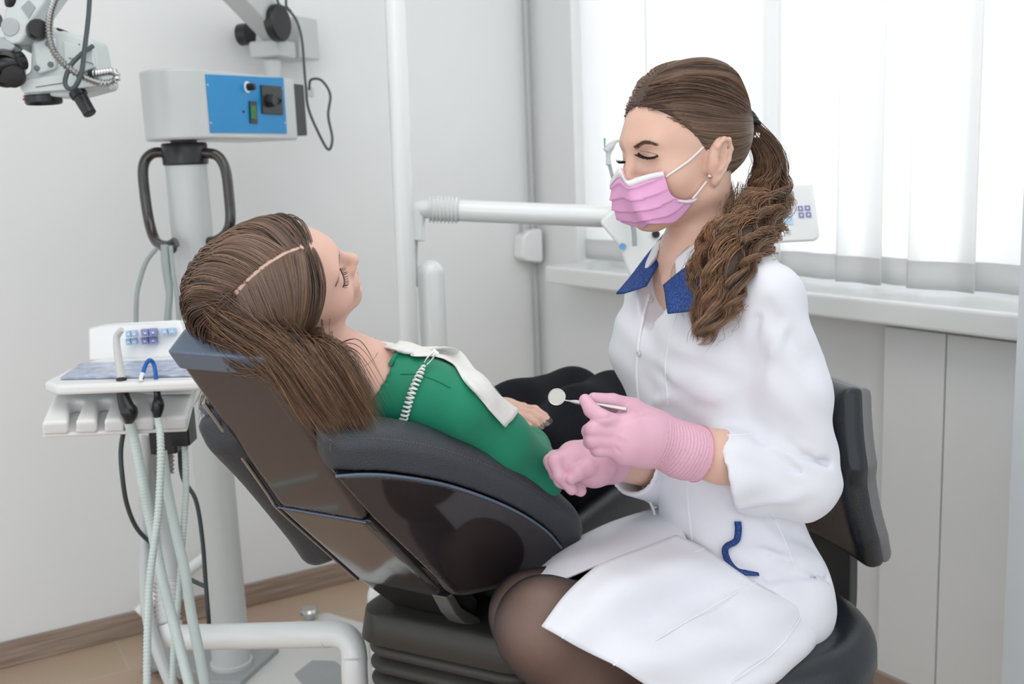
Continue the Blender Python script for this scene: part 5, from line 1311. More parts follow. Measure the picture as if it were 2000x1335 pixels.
for k in range(3):
    a = math.radians(60*k); u_ = RT*math.cos(a)+UP*math.sin(a); mb.lathe(er-unit(ray(1386, 344))*.002-np.cross(u_, FW)*0, u_, [(.0008, -.0035), (.0022, -.002), (.0026, 0), (.0022, .002), (.0008, .0035)], 10)
mb.build('stud_earring', CHROME, nurse)
# ================================================================== hair helpers and the dentist's hair
HY = [-.12, -.08, -.045, -.025, .008, .028, .048, .062, .075, .10]
HZ = [-.062, -.060, -.048, -.020, .004, .030, .050, .064, .078, .085]
def hairline(q): return q[:, 2]-np.interp(q[:, 1], HY, HZ)
def scalp_points(H, n, off=.001, zmin=0.0):
    out = []
    while sum(len(o) for o in out) < n:
        u = rng.normal(size=(n*3, 3)); u /= np.linalg.norm(u, axis=1)[:, None]; p = np.array([0, -.01, .03])+u*.13
        for _ in range(7): 
            d = H.skull(p)-off; g = (np.stack([H.skull(p+np.eye(3)[i]*1e-3)-H.skull(p-np.eye(3)[i]*1e-3) for i in range(3)], 1)/2e-3)
            g /= np.linalg.norm(g, axis=1)[:, None]; p = p-g*d[:, None]
        out.append(p[hairline(p) > zmin])
    return np.vstack(out)[:n]
def cap(name, H, off, m, parent, extra=None, h=.003, part=None, vol=None):
    def F(p):
        q = H.loc(p); d = H.skull(q)-off-(vol(q) if vol else 0)
        hl = -(hairline(q)-.006)*.75
        d = smax(d, hl, .006); d = np.maximum(d, -(H.skull(q)+.006))
        if part is not None: d = smax(d, -chain(p, part, [.0040]*len(part), .001), .002)
        if extra is not None: d = smin(d, extra(p), .012)
        return d*H.sc
    cs = [H.w(a, b, c) for a in (-.1, .1) for b in (-.14, .1) for c in (-.1, .15)]
    return sdf_obj(name, F, *bounds(cs, .01), h, m, parent, smooth_it=2)
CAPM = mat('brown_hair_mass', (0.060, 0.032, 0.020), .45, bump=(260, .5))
NB_ = (0.165, 0.098, 0.063)
hair = empty('hair', NH.w(0, 0, .05), None, None); hair.parent = nurse; hair.matrix_parent_inverse = nurse.matrix_world.inverted()
nvol = lambda q: .017*np.clip((q[:, 2]-.055)/.055, 0, 1)*np.clip((.088-q[:, 1])/.06, 0, 1)*np.clip((q[:, 1]+.125)/.06, 0, 1)
NFv = lambda p: NH.Fskull(p)-nvol(NH.loc(p))*NH.sc
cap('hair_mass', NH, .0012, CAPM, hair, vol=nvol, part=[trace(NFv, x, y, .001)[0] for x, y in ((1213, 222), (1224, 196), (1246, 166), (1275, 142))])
TP = NH.w(.006, -.121, .040)
R_ = scalp_points(NH, 3200); 
# parting on the midline, slightly to the far side
np_ = 1500; yy = rng.uniform(-.05, .088, np_); pr = np.stack([np.where(rng.random(np_) < .8, 1, -1)*rng.uniform(.0020, .004, np_), yy, np.full(np_, .16)], 1)
for _ in range(8):
    d = NH.skull(pr); g = np.stack([NH.skull(pr+np.eye(3)[i]*1e-3)-NH.skull(pr-np.eye(3)[i]*1e-3) for i in range(3)], 1)/2e-3; g[:, 0] = 0; g /= np.linalg.norm(g, axis=1)[:, None]; pr = pr-g*d[:, None]
# front hairline roots
nh_ = 1600; hy_ = rng.uniform(-.03, .078, nh_); hr = np.stack([rng.choice([1, 1, 1, -1], nh_)*.12, hy_, np.interp(hy_, HY, HZ)+rng.uniform(0, .006, nh_)], 1)
for _ in range(10):
    d = NH.skull(hr); g = np.stack([NH.skull(hr+np.eye(3)[i]*1e-3)-NH.skull(hr-np.eye(3)[i]*1e-3) for i in range(3)], 1)/2e-3; g[:, 2] = 0; g[:, 1] *= .3; g /= np.linalg.norm(g, axis=1)[:, None]; hr = hr-g*d[:, None]
roots = np.vstack([R_, pr, hr]); n = len(roots)
side_ = np.sign(roots[:, 0]+1e-6)
fr = np.clip((roots[:, 1]+.02)/.1, 0, 1)
d0 = np.stack([side_*(.9*np.exp(-(roots[:, 0]/.03)**2)+.15), -np.ones(n)*.7, -.25-.1*fr], 1)
W0 = np.array(NH.c)+(roots*NH.sc)@NH.R.T; D0 = d0@NH.R.T; D0 /= np.linalg.norm(D0, axis=1)[:, None]
offs = rng.uniform(.0035, .0075, n)
dist = np.linalg.norm(W0-TP, axis=1); step = dist*1.22/26
up_l = NH.up
def att(p, t):
    v = TP-p; r = np.linalg.norm(v, axis=1)[:, None]; v = v/(r+1e-6)
    q = NH.loc(p); 
    return v+(-NH.up)[None]*np.clip(.10-.0*q[:, 2:3], 0, 1)*(1-t)*.8
S = march(NFv, W0, D0, 30, step, offs, attract=att, g0=.55, g1=2.2, stiff=.82, cling=True, ramp=True)
# merge the ends into the tie
k = S.shape[1]; wgt = np.clip((np.linspace(0, 1, k)-.72)/.28, 0, 1)[None, :, None]**1.5
tie_off = rng.normal(0, .0045, (n, 1, 3))
S = S*(1-wgt)+(TP+tie_off)*wgt
strands('scalp_hair', S, .00052, HAIR, hair, tint=tints(n, NB_, .28, .12))
# loose wisps at the temple and nape
# elastic and clip
tieo = MB(); ta = unit(P(1500, 320, 1.545)-TP)
MB().lathe(TP-ta*.008, ta, [(.010, 0), (.0155, .003), (.0155, .016), (.011, .019)], 20).build('hair_tie', mat('black_satin', (.008, .008, .010), .25), nurse)
for i in range(3):
    q = TP+RT*(.004*i-.002)-FW*.016+UP*(.006-.006*i)
    MB().tube([q-RT*.009+UP*.002, q+UP*.004-FW*.003, q+RT*.009], [.0025, .0045, .0025], 10, 4).build('tie_bow', mat('black_satin', (.008, .008, .010), .25), nurse)
mb = MB()
for a, b in ((-2, 1), (2, -2), (5, 1), (1, -5), (6, -4)): mb.lathe(P(1476+a, 266+b*1.0, proj(TP)[2]-.024), V(0, -1, 0), [(.0012, 0), (.0018, .0012), (.0008, .0022)], 8)
mb.build('hair_clip_stones', mat('clear_rhinestone', (.7, .7, .72), .08, metal=.7), nurse)
# ponytail
cpts_ = np.array([[*TP, .008], [*P(1500, 300, 1.545), .019], [*P(1503, 350, 1.545), .027], [*P(1498, 400, 1.52), .036], [*P(1462, 448, 1.465), .046], [*P(1424, 505, 1.415), .051], [*P(1405, 560, 1.385), .042], [*P(1388, 610, 1.372), .030], [*P(1368, 650, 1.368), .014], [*P(1352, 668, 1.368), .004]])
cs_ = spline(cpts_, 12); c3 = cs_[:, :3]; rad_ = cs_[:, 3]; T_, N__, B__ = frames(c3); m_ = len(c3)
arc_ = np.concatenate([[0], np.cumsum(np.linalg.norm(np.diff(c3, axis=0), axis=1))])
mb = MB(); mb.tube(c3[2:-8:3], rad_[2:-8:3]*.62, 14, 2); mb.build('ponytail_mass', CAPM, hair)
all_, tt_ = [], []
ncl = 46
for c in range(ncl):
    a0 = rng.uniform(0, 2*math.pi); rr0 = math.sqrt(rng.uniform(.05, 1)); ph0 = rng.uniform(0, 6.28); wl = rng.uniform(.055, .085); amp = rng.uniform(.55, 1.1)
    ln_ = rng.uniform(.72, 1.0); tw = rng.uniform(-.8, .8); 
    base = tints(1, NB_, .22, .1)[0]*1.15
    wav = np.clip((arc_-.06)/.10, 0, 1)
    ang = a0+tw*arc_/arc_[-1]
    R1_ = rad_*rr0*.92
    cc = c3+N__*(R1_*np.cos(ang))[:, None]+B__*(R1_*np.sin(ang))[:, None]
    A_ = .0105*amp*wav*np.interp(arc_, [0, arc_[-1]*.6, arc_[-1]], [1, 1, .7])
    cc = cc+N__*(A_*np.cos(ph0+arc_/wl*6.28))[:, None]+B__*(A_*np.sin(ph0+arc_/wl*6.28))[:, None]
    ns = 46
    for s_i in range(ns):
        o_ = rng.normal(0, 1, 2)*.0034; fz = rng.normal(0, .0016); pw = rng.uniform(0, 6.28)
        sp = np.interp(arc_, [0, .05, arc_[-1]*.85, arc_[-1]], [.5, 1.0, .9, .35])
        q = cc+N__*(o_[0]*sp+fz*np.sin(arc_*60+pw))[:, None]+B__*(o_[1]*sp+fz*np.cos(arc_*45+pw))[:, None]
        L_ = ln_*rng.uniform(.86, 1.0); idx = np.linspace(0, (m_-1)*L_, 58); q = np.stack([np.interp(idx, np.arange(m_), q[:, j]) for j in range(3)], 1)
        all_.append(q); tt_.append(np.clip(base*math.exp(rng.normal(0, .22)), .01, .6))
PT = np.array(all_); tt_ = np.array(tt_)
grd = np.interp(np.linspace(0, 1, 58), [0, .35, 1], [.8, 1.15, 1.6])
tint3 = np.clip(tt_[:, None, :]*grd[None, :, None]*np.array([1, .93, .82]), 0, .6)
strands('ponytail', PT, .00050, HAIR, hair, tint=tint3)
# stray hairs
nw = 60; st_ = []
for i in range(nw):
    j = rng.integers(10, m_-20); a = rng.uniform(0, 6.28); b0 = c3[j]+(N__[j]*math.cos(a)+B__[j]*math.sin(a))*rad_[j]*.9
    o_ = (N__[j]*math.cos(a)+B__[j]*math.sin(a)); ln2 = rng.uniform(.02, .05)
    st_.append([b0+T_[j]*ln2*x+o_*(.012*math.sin(x*3)*rng.uniform(.5, 1)) for x in np.linspace(0, 1, 8)])
strands('stray_hair', np.array(st_), .00028, HAIR, hair, tint=tints(nw, (.16, .09, .055)))
nsr = []
for i in range(70):
    a = P(rng.uniform(1395, 1440), rng.uniform(345, 400), 1.45); b = P(rng.uniform(1400, 1450), rng.uniform(440, 480), 1.44)
    a = NH.w(rng.uniform(.03, .06), rng.uniform(-.075, -.05), rng.uniform(-.06, -.04)); mid = (a+b)/2+rng.normal(0, .006, 3); nsr.append(spline([a, mid, b], 5))
strands('nape_hair', np.array(nsr), .00035, HAIR, hair, tint=tints(70, NB_))
# ================================================================== the patient
GREEN = mat('emerald_green_jersey', (0.0, 0.215, 0.115), .7, sheen=.1, bump=(900, .15), colvar=(9, .04))
TROU = mat('black_trousers', (0.006, 0.0065, 0.010), .8, spec=.15, bump=(700, .2), colvar=(9, .1))
BIBM = mat('white_paper_bib', (.80, .80, .78), .75, bump=(420, .6))
PH = Head(V(0, 0, 0), V(.85, .13, .50), V(-.32, -.82, .47), 0.935)
tip = P(700, 499, 1.37); PH.c = tip-PH.R@(np.array([0, .1128, -.0205])*PH.sc)
NBp = P(702, 748, 1.45); pu = cu; pw = cw_
def pp(x, w, z): return NBp+pu*x+pw*w+Zv*z
pelp = pp(.42, .02, -.235)
patient = empty('person', (pelp[0], pelp[1], pelp[2]-.1), 'reclining woman in a green blouse and black trousers lying in the dental chair', 'person')
shn = pp(.045, -.135, -.03); shf = pp(.045, .175, -.03)
eln = P(1045, 928, 1.55); wrn = P(1024, 860, 1.70); elf = pp(.28, .25, -.13); wrf = P(962, 812, 1.80)
knn = P(1196, 788, 2.02); knf = P(1118, 778, 2.10); hpn = pelp-pw*.085; hpf = pelp+pw*.085
ann = knn+pu*.25+Zv*-.10; anf = knf+pu*.25+Zv*-.10
tax = unit(V(pu[0]*.77, pu[1]*.77, -.55)); tup = unit(np.cross(pw, tax)); tup = tup if tup[2] > 0 else -tup
TR = np.array([pw, tup, tax]).T
chp = pp(.12, .02, -.085)
nk0p = PH.w(0, -.03, -.05)
def pneck(p):
    d = rc(p, nk0p, NBp, .048, .050)
    d = smin(d, chain(p, [NBp, NBp*.3+shn*.7], [.042, .026], .03), .04); d = smin(d, chain(p, [NBp, NBp*.3+shf*.7], [.040, .022], .03), .05)
    d = smin(d, ell(p, chp-tup*.004, (.13, .066, .12), TR), .05)
    d = smin(d, rc(p, PH.w(-.035, -.02, -.04), NBp+tup*.045, .010, .008), .03)
    d = smin(d, chain(p, [NBp+tup*.052+pw*-.01, NBp+tup*.045-pw*.06, shn*.7+NBp*.3+tup*.03], [.007, .006, .007], .01), .02)
    return d
def Fph(p): return smin(PH.F(p, False), pneck(p), .018)
lo, hi = bounds([PH.w(a, b, c) for a in (-.1, .1) for b in (-.13, .13) for c in (-.12, .14)]+[NBp+tax*.14, NBp-pw*.1, NBp+pw*.1, NBp+tup*.08], .012)
v1, f1 = snet(Fph, lo, hi, .00185)
def phand(p, wr, kn, fing, r0=.026):
    d = chain(p, [wr, wr*.4+kn*.6, kn], [.024, r0, .020], .015)
    for q, r in fing: d = smin(d, chain(p, q, np.array(r)*.9, .003), .0022)
    return d
FY = [-7]
def fg(*q): return [P(a[0]+(4 if FY[0] else 0), a[1]+FY[0], a[2]) for a in q]
HFar = [(fg((1010, 806, 1.765), (1040, 808, 1.74), (1058, 820, 1.72), (1068, 829, 1.71)), (.0115, .0098, .0085, .0065)),
        (fg((1005, 812, 1.75), (1035, 817, 1.725), (1050, 826, 1.71), (1060, 834, 1.705)), (.0115, .0098, .0085, .0065)),
        (fg((1000, 818, 1.74), (1028, 826, 1.715), (1042, 834, 1.705), (1050, 841, 1.70)), (.011, .0095, .0083, .0065)),
        (fg((995, 826, 1.735), (1015, 835, 1.71), (1028, 842, 1.70), (1034, 848, 1.70)), (.010, .0085, .0075, .006)),
        (fg((985, 805, 1.80), (1003, 800, 1.80), (1018, 802, 1.79), (1028, 806, 1.78)), (.0125, .0105, .009, .0075))]
FY[0] = 0
HNear = [(fg((1000, 825, 1.755), (985, 832, 1.79), (975, 842, 1.81), (968, 850, 1.82)), (.0115, .0098, .0085, .0065)),
         (fg((1006, 835, 1.745), (990, 845, 1.77), (978, 855, 1.79), (970, 862, 1.80)), (.0115, .0098, .0085, .0065)),
         (fg((1010, 842, 1.735), (996, 856, 1.755), (985, 866, 1.77), (978, 872, 1.78)), (.011, .0095, .0083, .0065)),
         (fg((1014, 850, 1.73), (1004, 866, 1.745), (995, 876, 1.755), (990, 882, 1.76)), (.010, .0085, .0075, .006)),
         (fg((1020, 838, 1.72), (1005, 828, 1.73), (998, 836, 1.745), (996, 846, 1.75)), (.0125, .0105, .009, .0075))]
def plimb(p):
    d = chain(p, [chp, pp(.28, .02, -.18), pelp], [.07, .06, .07], .05)
    d = smin(d, chain(p, [chp, shn, eln], [.04, .032, .032], .02), .02); d = smin(d, chain(p, [eln, wrn], [.032, .024], .02), .01)
    d = smin(d, chain(p, [chp, shf, elf, wrf], [.04, .032, .030, .024], .02), .02)
    d = np.minimum(d, chain(p, [hpn, knn, ann], [.06, .042, .03], .02)); d = np.minimum(d, chain(p, [hpf, knf, anf], [.06, .042, .03], .02))
    return d
v2, f2 = snet(plimb, *bounds([shn, shf, eln, elf, hpn, hpf, knn, knf, ann, anf, wrn, wrf], .09), .007)
def Fhands(p): 
    d = phand(p, wrf, P(1005, 806, 1.76), HFar); e = phand(p, wrn, P(1008, 834, 1.742), HNear)
    d = np.minimum(d, e); return np.minimum(d, chain(p, [eln*.5+wrn*.5, wrn], [.026, .024], .01))
v3, f3 = snet(Fhands, *bounds([wrf, wrn, P(1070, 830, 1.7), P(970, 880, 1.78), P(1000, 790, 1.78), eln*.5+wrn*.5], .04), .002)
pbody = mesh('body', np.vstack([v1, v2, v3]), np.vstack([f1, f2+len(v1), f3+len(v1)+len(v2)]), SKIN2, patient)
s_ = pbody.modifiers.new('relax', 'SMOOTH'); s_.iterations = 1
NAIL = mat('dark_nail_varnish', (.03, .02, .02), .2, coat=.5)
for q, r in HFar[:3]+HNear[:2]:
    t = unit(q[3]-q[2]); nn = unit(-FW+UP*.8-t*((-FW+UP*.8)@t)); b = np.cross(t, nn); R9 = np.array([t, b, nn]).T
    c_ = q[3]+t*.003+nn*.0042
    a = np.linspace(0, 2*math.pi, 14, endpoint=False)
    MB().prism([c_+t*(.0068*math.cos(x))+b*(.0044*math.sin(x)) for x in a], nn*.0012).build('fingernail', NAIL, patient)

# ---- blouse
def pblouse_t(p):
    d = ell(p, chp+tup*.004, (.162, .100, .17), TR)
    d = smin(d, ell(p, chp+tax*.06+tup*.045+pw*.065, (.062, .052, .062), TR), .05); d = smin(d, ell(p, chp+tax*.06+tup*.045-pw*.065, (.062, .052, .062), TR), .05)
    d = smin(d, rc(p, NBp+tax*.02, shn, .056, .048), .05); d = smin(d, rc(p, NBp+tax*.02, shf, .056, .048), .05)
    d = smin(d, ell(p, pp(.27, .02, -.205), (.135, .085, .15), TR), .06)
    return d
def Fbl(p):
    d = pblouse_t(p)
    s = chain(p, [shn, shn*.5+eln*.5+V(0, 0, .0), eln], [.045, .046, .043], .02)
    fa = chain(p, [eln, wrn*.72+eln*.28, wrn*.85+eln*.15], [.043, .037, .034], .01)
    fa = np.maximum(fa, halfspace(p, wrn*.86+eln*.14, unit(wrn-eln)))
    fa = smax(fa, -rc(p, eln*.4+wrn*.6, wrn, .028, .0315), .002)
    s = smin(s, fa, .012)
    d = smin(d, s, .012)
    s2 = chain(p, [shf, elf, elf*.3+wrf*.7], [.047, .045, .036], .02); s2 = np.maximum(s2, halfspace(p, elf*.2+wrf*.8, unit(wrf-elf)))
    d = smin(d, s2, .012)
    for pts, w, k in PF: d = crease(p, pts, w, k, d)
    d = smax(d, -chain(p, PCUT, [.056, .060, .042], .02), .004)
    return d
PCUT = [nk0p, NBp+tup*.008-tax*.01, NBp+tax*.055+tup*.065]
PF = [(F3((905, 722, 1.52), (885, 760, 1.47), (872, 800, 1.44), (868, 850, 1.43)), .004, .004),
      (F3((940, 760, 1.5), (1000, 850, 1.53), (1040, 900, 1.56)), .010, -.004),
      (F3((890, 780, 1.43), (950, 880, 1.47)), .008, .005),
      (F3((930, 800, 1.45), (990, 880, 1.49)), .007, -.004),
      (F3((1030, 870, 1.6), (1060, 880, 1.58), (1080, 900, 1.56)), .006, .006),
      (F3((1010, 860, 1.6), (1030, 890, 1.57)), .005, .005)]
blouse = sdf_obj('blouse', Fbl, *bounds([shn, shf, eln, elf, wrn, wrf, NBp, pp(.29, .02, -.18), pelp], .14), .0042, GREEN, patient, smooth_it=2)
for pts in ([(782, 730), (815, 731), (850, 742), (880, 757)], ):
    MB().tube(drape(Fbl, pts, .0002, 6), .0009, 6, 1).build('seam', mat('seam_shade_green', (0, .15, .08), .6), blouse)  # shoulder seam line, its shade put into the darker green
nc = []
MB().tube(drape(Fbl, [(716, 757), (738, 742), (756, 722), (768, 700), (776, 689)], .0003, 6), .0028, 8, 1).build('neck_hem', GREEN, blouse)
# ---- trousers
def Ftr(p):
    d = ell(p, pelp+tax*.0, (.155, .105, .12), TR)
    for h_, k_, a_ in ((hpn, knn, ann), (hpf, knf, anf)):
        d = smin(d, chain(p, [h_, h_*.5+k_*.5+Zv*.008, k_, a_], [.088, .082, .062, .050], .02), .02)
    return crease(p, F3((1040, 860, 1.8), (1100, 830, 1.8), (1150, 790, 1.85)), .006, .004, d)
sdf_obj('trousers', Ftr, *bounds([hpn, hpf, knn, knf, ann, anf], .13), .006, TROU, patient, smooth_it=2)

# ---- bib, cord, clip
bibr = [[(703, 668, 1.60), (750, 663, 1.60), (800, 670, 1.59), (850, 683, 1.59), (893, 694, 1.62), (928, 720, 1.66), (958, 765, 1.72), (985, 802, 1.76)],
        [(706, 672, 1.56), (752, 672, 1.555), (802, 680, 1.545), (850, 689, 1.54), (885, 700, 1.555), (917, 733, 1.59), (950, 778, 1.64), (982, 816, 1.69)],
        [(710, 680, 1.51), (752, 688, 1.50), (802, 695, 1.485), (851, 697, 1.47), (879, 708, 1.475), (906, 745, 1.51), (948, 792, 1.57), (985, 834, 1.62)]]
def bibp(x, y, d, i):
    bx, by, _ = bibr[2][BJ[0]]; t = BJ[0]/7.; sh = (0, 0) if i == 2 else ((6+2*t, -8) if i == 1 else (16+8*t, -16-8*t))
    q = P(bx+sh[0], by+sh[1], d); 
    if i: q = trace(Fbl, bx+sh[0], by+sh[1], .003)[0]
    if i == 0: q = trace(Fbl, bx+sh[0], by+sh[1], .003)[0]+FW*.03
    for _ in range(4):
        f_ = Fbl(q[None])[0]
        if f_ < .003 or i == 2: q = q+grad(Fbl, q[None])[0]*(.0035-f_)
    BJ[0] = (BJ[0]+1) % 8
    return q
BJ = [0]
bib = patch('dental_bib', [[bibp(*q, i) for q in r_] for i, r_ in enumerate(bibr)], BIBM, None, 7, .0012, disp=lambda u, v: .0022*np.sin(v*23+u*4)*np.sin(u*3.1),
            label='crumpled white paper bib over the reclining woman\'s chest, clipped to a coiled cord', cat='dental bib')
_n = len(bib.data.vertices); _v = np.empty(_n*3, np.float32); bib.data.vertices.foreach_get('co', _v); _v = _v.reshape(-1, 3).astype(float)
for _ in range(4):
    f_ = Fbl(_v); m_ = f_ < .0038
    _v[m_] += grad(Fbl, _v[m_])*(.0042-f_[m_])[:, None]
bib.data.vertices.foreach_set('co', _v.astype(np.float32).ravel()); bib.data.update()
cl_ = drape(Fbl, [(829, 712), (818, 735), (806, 762), (795, 795), (782, 840)], .0065, 24)
g_ = grad(Fbl, cl_); t_, N2, B2 = frames(cl_); Lc = np.concatenate([[0], np.cumsum(np.linalg.norm(np.diff(cl_, axis=0), axis=1))])
ss_ = np.arange(0, Lc[-1], .0006); cq = np.stack([np.interp(ss_, Lc, cl_[:, i]) for i in range(3)], 1); nq = np.stack([np.interp(ss_, Lc, N2[:, i]) for i in range(3)], 1); bq_ = np.stack([np.interp(ss_, Lc, B2[:, i]) for i in range(3)], 1)
an = ss_/.0062*2*math.pi; rr_ = np.interp(ss_, [0, .02], [.0015, .0048])
hel_ = cq+nq*(rr_*np.cos(an))[:, None]+bq_*(rr_*np.sin(an))[:, None]
cord = empty('bib_cord', tuple(cl_[0]), 'white coiled bib cord with a metal clip across the green blouse', 'bib cord')
MB().tube(hel_, .00145, 7, 1).build('coil', WPLAS, cord)
ka, kb2 = cl_[0], P(850, 688, proj(cl_[0])[2]+.01)
kn_ = unit(CAM-ka); kd_ = unit(kb2-ka); ks_ = np.cross(kd_, kn_)
L_ = np.linalg.norm(kb2-ka)
MB().tube([ka+ks_*.0026+kd_*.002+kn_*.004, ka+ks_*.0034+kd_*L_*.5+kn_*.005, ka+ks_*.0016+kd_*L_*.95+kn_*.004], .0012, 8, 5).build('clip_arm', CHROME, cord)
MB().tube([ka-ks_*.0026+kd_*.002+kn_*.004, ka-ks_*.0034+kd_*L_*.5+kn_*.005, ka-ks_*.0016+kd_*L_*.95+kn_*.004], .0012, 8, 5).build('clip_arm', CHROME, cord)
MB().prism([ka+kd_*L_*.8-ks_*.005+kn_*.003, ka+kd_*L_*1.15-ks_*.005+kn_*.003, ka+kd_*L_*1.15+ks_*.005+kn_*.003, ka+kd_*L_*.8+ks_*.004+kn_*.003], kn_*.002).build('clip_jaw', WPLAS, cord, bevel=.0008)

# ---- face details
def pr(pts, off=.0, k=6): return drape(PH.F, pts, off, k)
b0 = [PH.w(-x, y, z) for x, y, z in ((.014, .0935, .026), (.026, .087, .031), (.038, .076, .031), (.048, .062, .026))]
S = []
bs_ = spline(b0, 8); 
for i in range(150):
    t = rng.random()*(len(bs_)-2); a = bs_[int(t)]; n_ = grad(PH.F, a[None])[0]; a = a-n_*(PH.F(a[None])[0]-.0003)
    d_ = unit(bs_[-1]-bs_[0]); up_ = np.cross(n_, d_); up_ = up_ if up_@PH.up > 0 else -up_; th = .0024*(1-t/len(bs_)*.7)
    a = a+up_*rng.uniform(-th, th); S.append([a, a+d_*.003+n_*.0004, a+d_*.0055+n_*.0002])
strands('eyebrow', np.array(S), .00028, BROW, patient)
def onface(H, x, y, z, off): 
    a = H.w(x, y, z); n_ = grad(H.F, a[None])[0]; 
    for _ in range(4): a = a-n_*(H.F(a[None])[0]-off)
    return a
for sx in (-1, 1):
    ll = [onface(PH, sx*x, y, z, .0002) for x, y, z in ((.018, .080, .004), (.026, .083, .0015), (.034, .081, .0008), (.042, .075, .003), (.046, .070, .0055))]
    MB().tube(spline(ll, 6), .0009, 8, 1).build('lash_line', LASH, patient)
    lashes('eyelashes', PH.F, ll, 20, .0075, lambda t: unit(PH.f*.9-PH.up*.35+PH.l*(.15+.5*t)*sx), patient, .0004)
LIPM = mat('pink_lips', (.60, .25, .23), .35, sub=.2, bump=(300, .1))
def Flip(p):
    q = PH.loc(p); x = np.abs(q[:, 0]); Q = np.stack([x, q[:, 1], q[:, 2]], 1)
    a = rc(Q, (.003, .0935, -.0493), (.019, .081, -.0522), .0045, .0018); a = np.minimum(a, rc(Q, (0, .0915, -.0580), (.016, .081, -.0550), .0052, .002))
    return np.maximum(a, PH.face(q)-.0005)
sdf_obj('lips', Flip, *bounds([PH.w(a, b, c) for a in (-.024, .024) for b in (.07, .105) for c in (-.068, -.042)], .003), .0008, LIPM, patient)
MB().tube(drape(Fph, [(690, 718), (715, 712), (730, 700), (738, 688)], .0008, 6), .0004, 6, 1).build('necklace', mat('gold_chain', (.6, .45, .25), .25, metal=1), patient)

# ---- hair
phair = empty('hair', PH.w(0, 0, .05), None, None); phair.parent = patient; phair.matrix_parent_inverse = patient.matrix_world.inverted()
PBc = (0.150, 0.093, 0.066)
partpx = [(588, 482), (560, 492), (525, 512), (490, 540), (462, 570), (448, 594)]
prt = np.array([trace(PH.Fskull, x, y, .001)[0] for x, y in partpx]); prl = PH.loc(prt)
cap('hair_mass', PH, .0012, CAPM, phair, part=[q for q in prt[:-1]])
Rr = scalp_points(PH, 4600)
k_ = 3600; ti = rng.random(k_)**.9*(len(prl)-1); i0 = np.minimum(ti.astype(int), len(prl)-2); pl_ = prl[i0]+(prl[i0+1]-prl[i0])*(ti-i0)[:, None]
tg = prl[-1]-prl[0]; tg /= np.linalg.norm(tg)
sd = rng.choice([-1, 1], k_, p=[.65, .35]); nrm0 = pl_-np.array([0, -.01, .03]); nrm0 /= np.linalg.norm(nrm0, axis=1)[:, None]
lat = np.cross(tg[None], nrm0); lat /= np.linalg.norm(lat, axis=1)[:, None]; lat *= np.sign(lat[:, :1]+1e-9)     # towards +x
pr_l = pl_+lat*(sd*(np.abs(rng.normal(0, .0018, k_))+.0022+.002*np.clip(ti-3.5, 0, 2)))[:, None]
# whorl roots
k2 = 700; aw = rng.uniform(0, 2*math.pi, k2); rw = .004+rng.random(k2)*.012
wc = prl[-1]; wn2 = wc-np.array([0, -.01, .03]); wn2 /= np.linalg.norm(wn2); wa = np.cross(wn2, [1, 0, 0]); wa /= np.linalg.norm(wa); wb2 = np.cross(wn2, wa)
wr_ = wc+wa*(rw*np.cos(aw))[:, None]+wb2*(rw*np.sin(aw))[:, None]
# front hairline
k3 = 500; hy_ = rng.uniform(0.0, .078, k3); hr = np.stack([rng.choice([-1, -1, 1], k3)*.12, hy_, np.interp(hy_, HY, HZ)+rng.uniform(0, .005, k3)], 1)
for _ in range(10):
    d = PH.skull(hr); g = np.stack([PH.skull(hr+np.eye(3)[i]*1e-3)-PH.skull(hr-np.eye(3)[i]*1e-3) for i in range(3)], 1)/2e-3; g[:, 2] = 0; g[:, 1] *= .3; g /= np.linalg.norm(g, axis=1)[:, None]; hr = hr-g*d[:, None]
roots = np.vstack([Rr, pr_l, wr_, hr]); n = len(roots)
dd_ = roots[:, None]-prl[None]; j = np.argmin(np.linalg.norm(dd_, axis=2), axis=1); 
# distance to the parting polyline: nearest point
best = np.full(n, 9.0); near = np.zeros((n, 3))
for i in range(len(prl)-1):
    a, b = prl[i], prl[i+1]; t = np.clip(((roots-a)@(b-a))/((b-a)@(b-a)), 0, 1); c = a+t[:, None]*(b-a); d = np.linalg.norm(roots-c, axis=1); m = d < best; best = np.where(m, d, best); near[m] = c[m]
dirl = roots-near; dirl /= np.linalg.norm(dirl, axis=1)[:, None]+1e-9
frn = dirl[:, 1] > 0; dirl[frn, 0] += np.sign(roots[frn, 0]-near[frn, 0])*1.2; dirl[frn, 1] = -.1
dirl[:, 1] -= .25+.45*np.clip(roots[:, 1]/.07, 0, 1); dirl[:, 2] -= .10
W0 = PH.c+(roots*PH.sc)@PH.R.T; D0 = dirl@PH.R.T; D0 /= np.linalg.norm(D0, axis=1)[:, None]
backness = np.clip(-(roots[:, 1])/.09, 0, 1)
lay = rng.random(n); offs = .006+lay*(.007+.012*backness)
nears = roots[:, 0] < 0                       # her right side, towards the camera
nears_w = np.where(nears, 1.0, 0.0)
gn = unit(V(.20, -.12, -.95)); gf = unit(V(.0, .25, -1)); 
G_ = np.where(nears[:, None], gn[None], gf[None])
_cF = Fprof(cush, -.006, WB+.006, .012); _sF = Fprof(shell_up, 0, WB, .014)
cushF = lambda p: np.minimum(_cF(p), _sF(p))
def Fobs(p):
    return np.minimum(PH.Fskull(p), np.minimum(cushF(p)+.004, pneck(p)+.002))
# first leg: over the skull
ns1 = 17; Lh = .013+0*offs
growth = offs
def grow(p, t): return G_
stp = np.clip((.165-best)/ns1, .0045, .0105)
S1 = march(PH.Fskull, W0, D0, ns1, stp, offs, grav=G_, g0=.10, g1=.75, stiff=.84, cling=True, ramp=True)
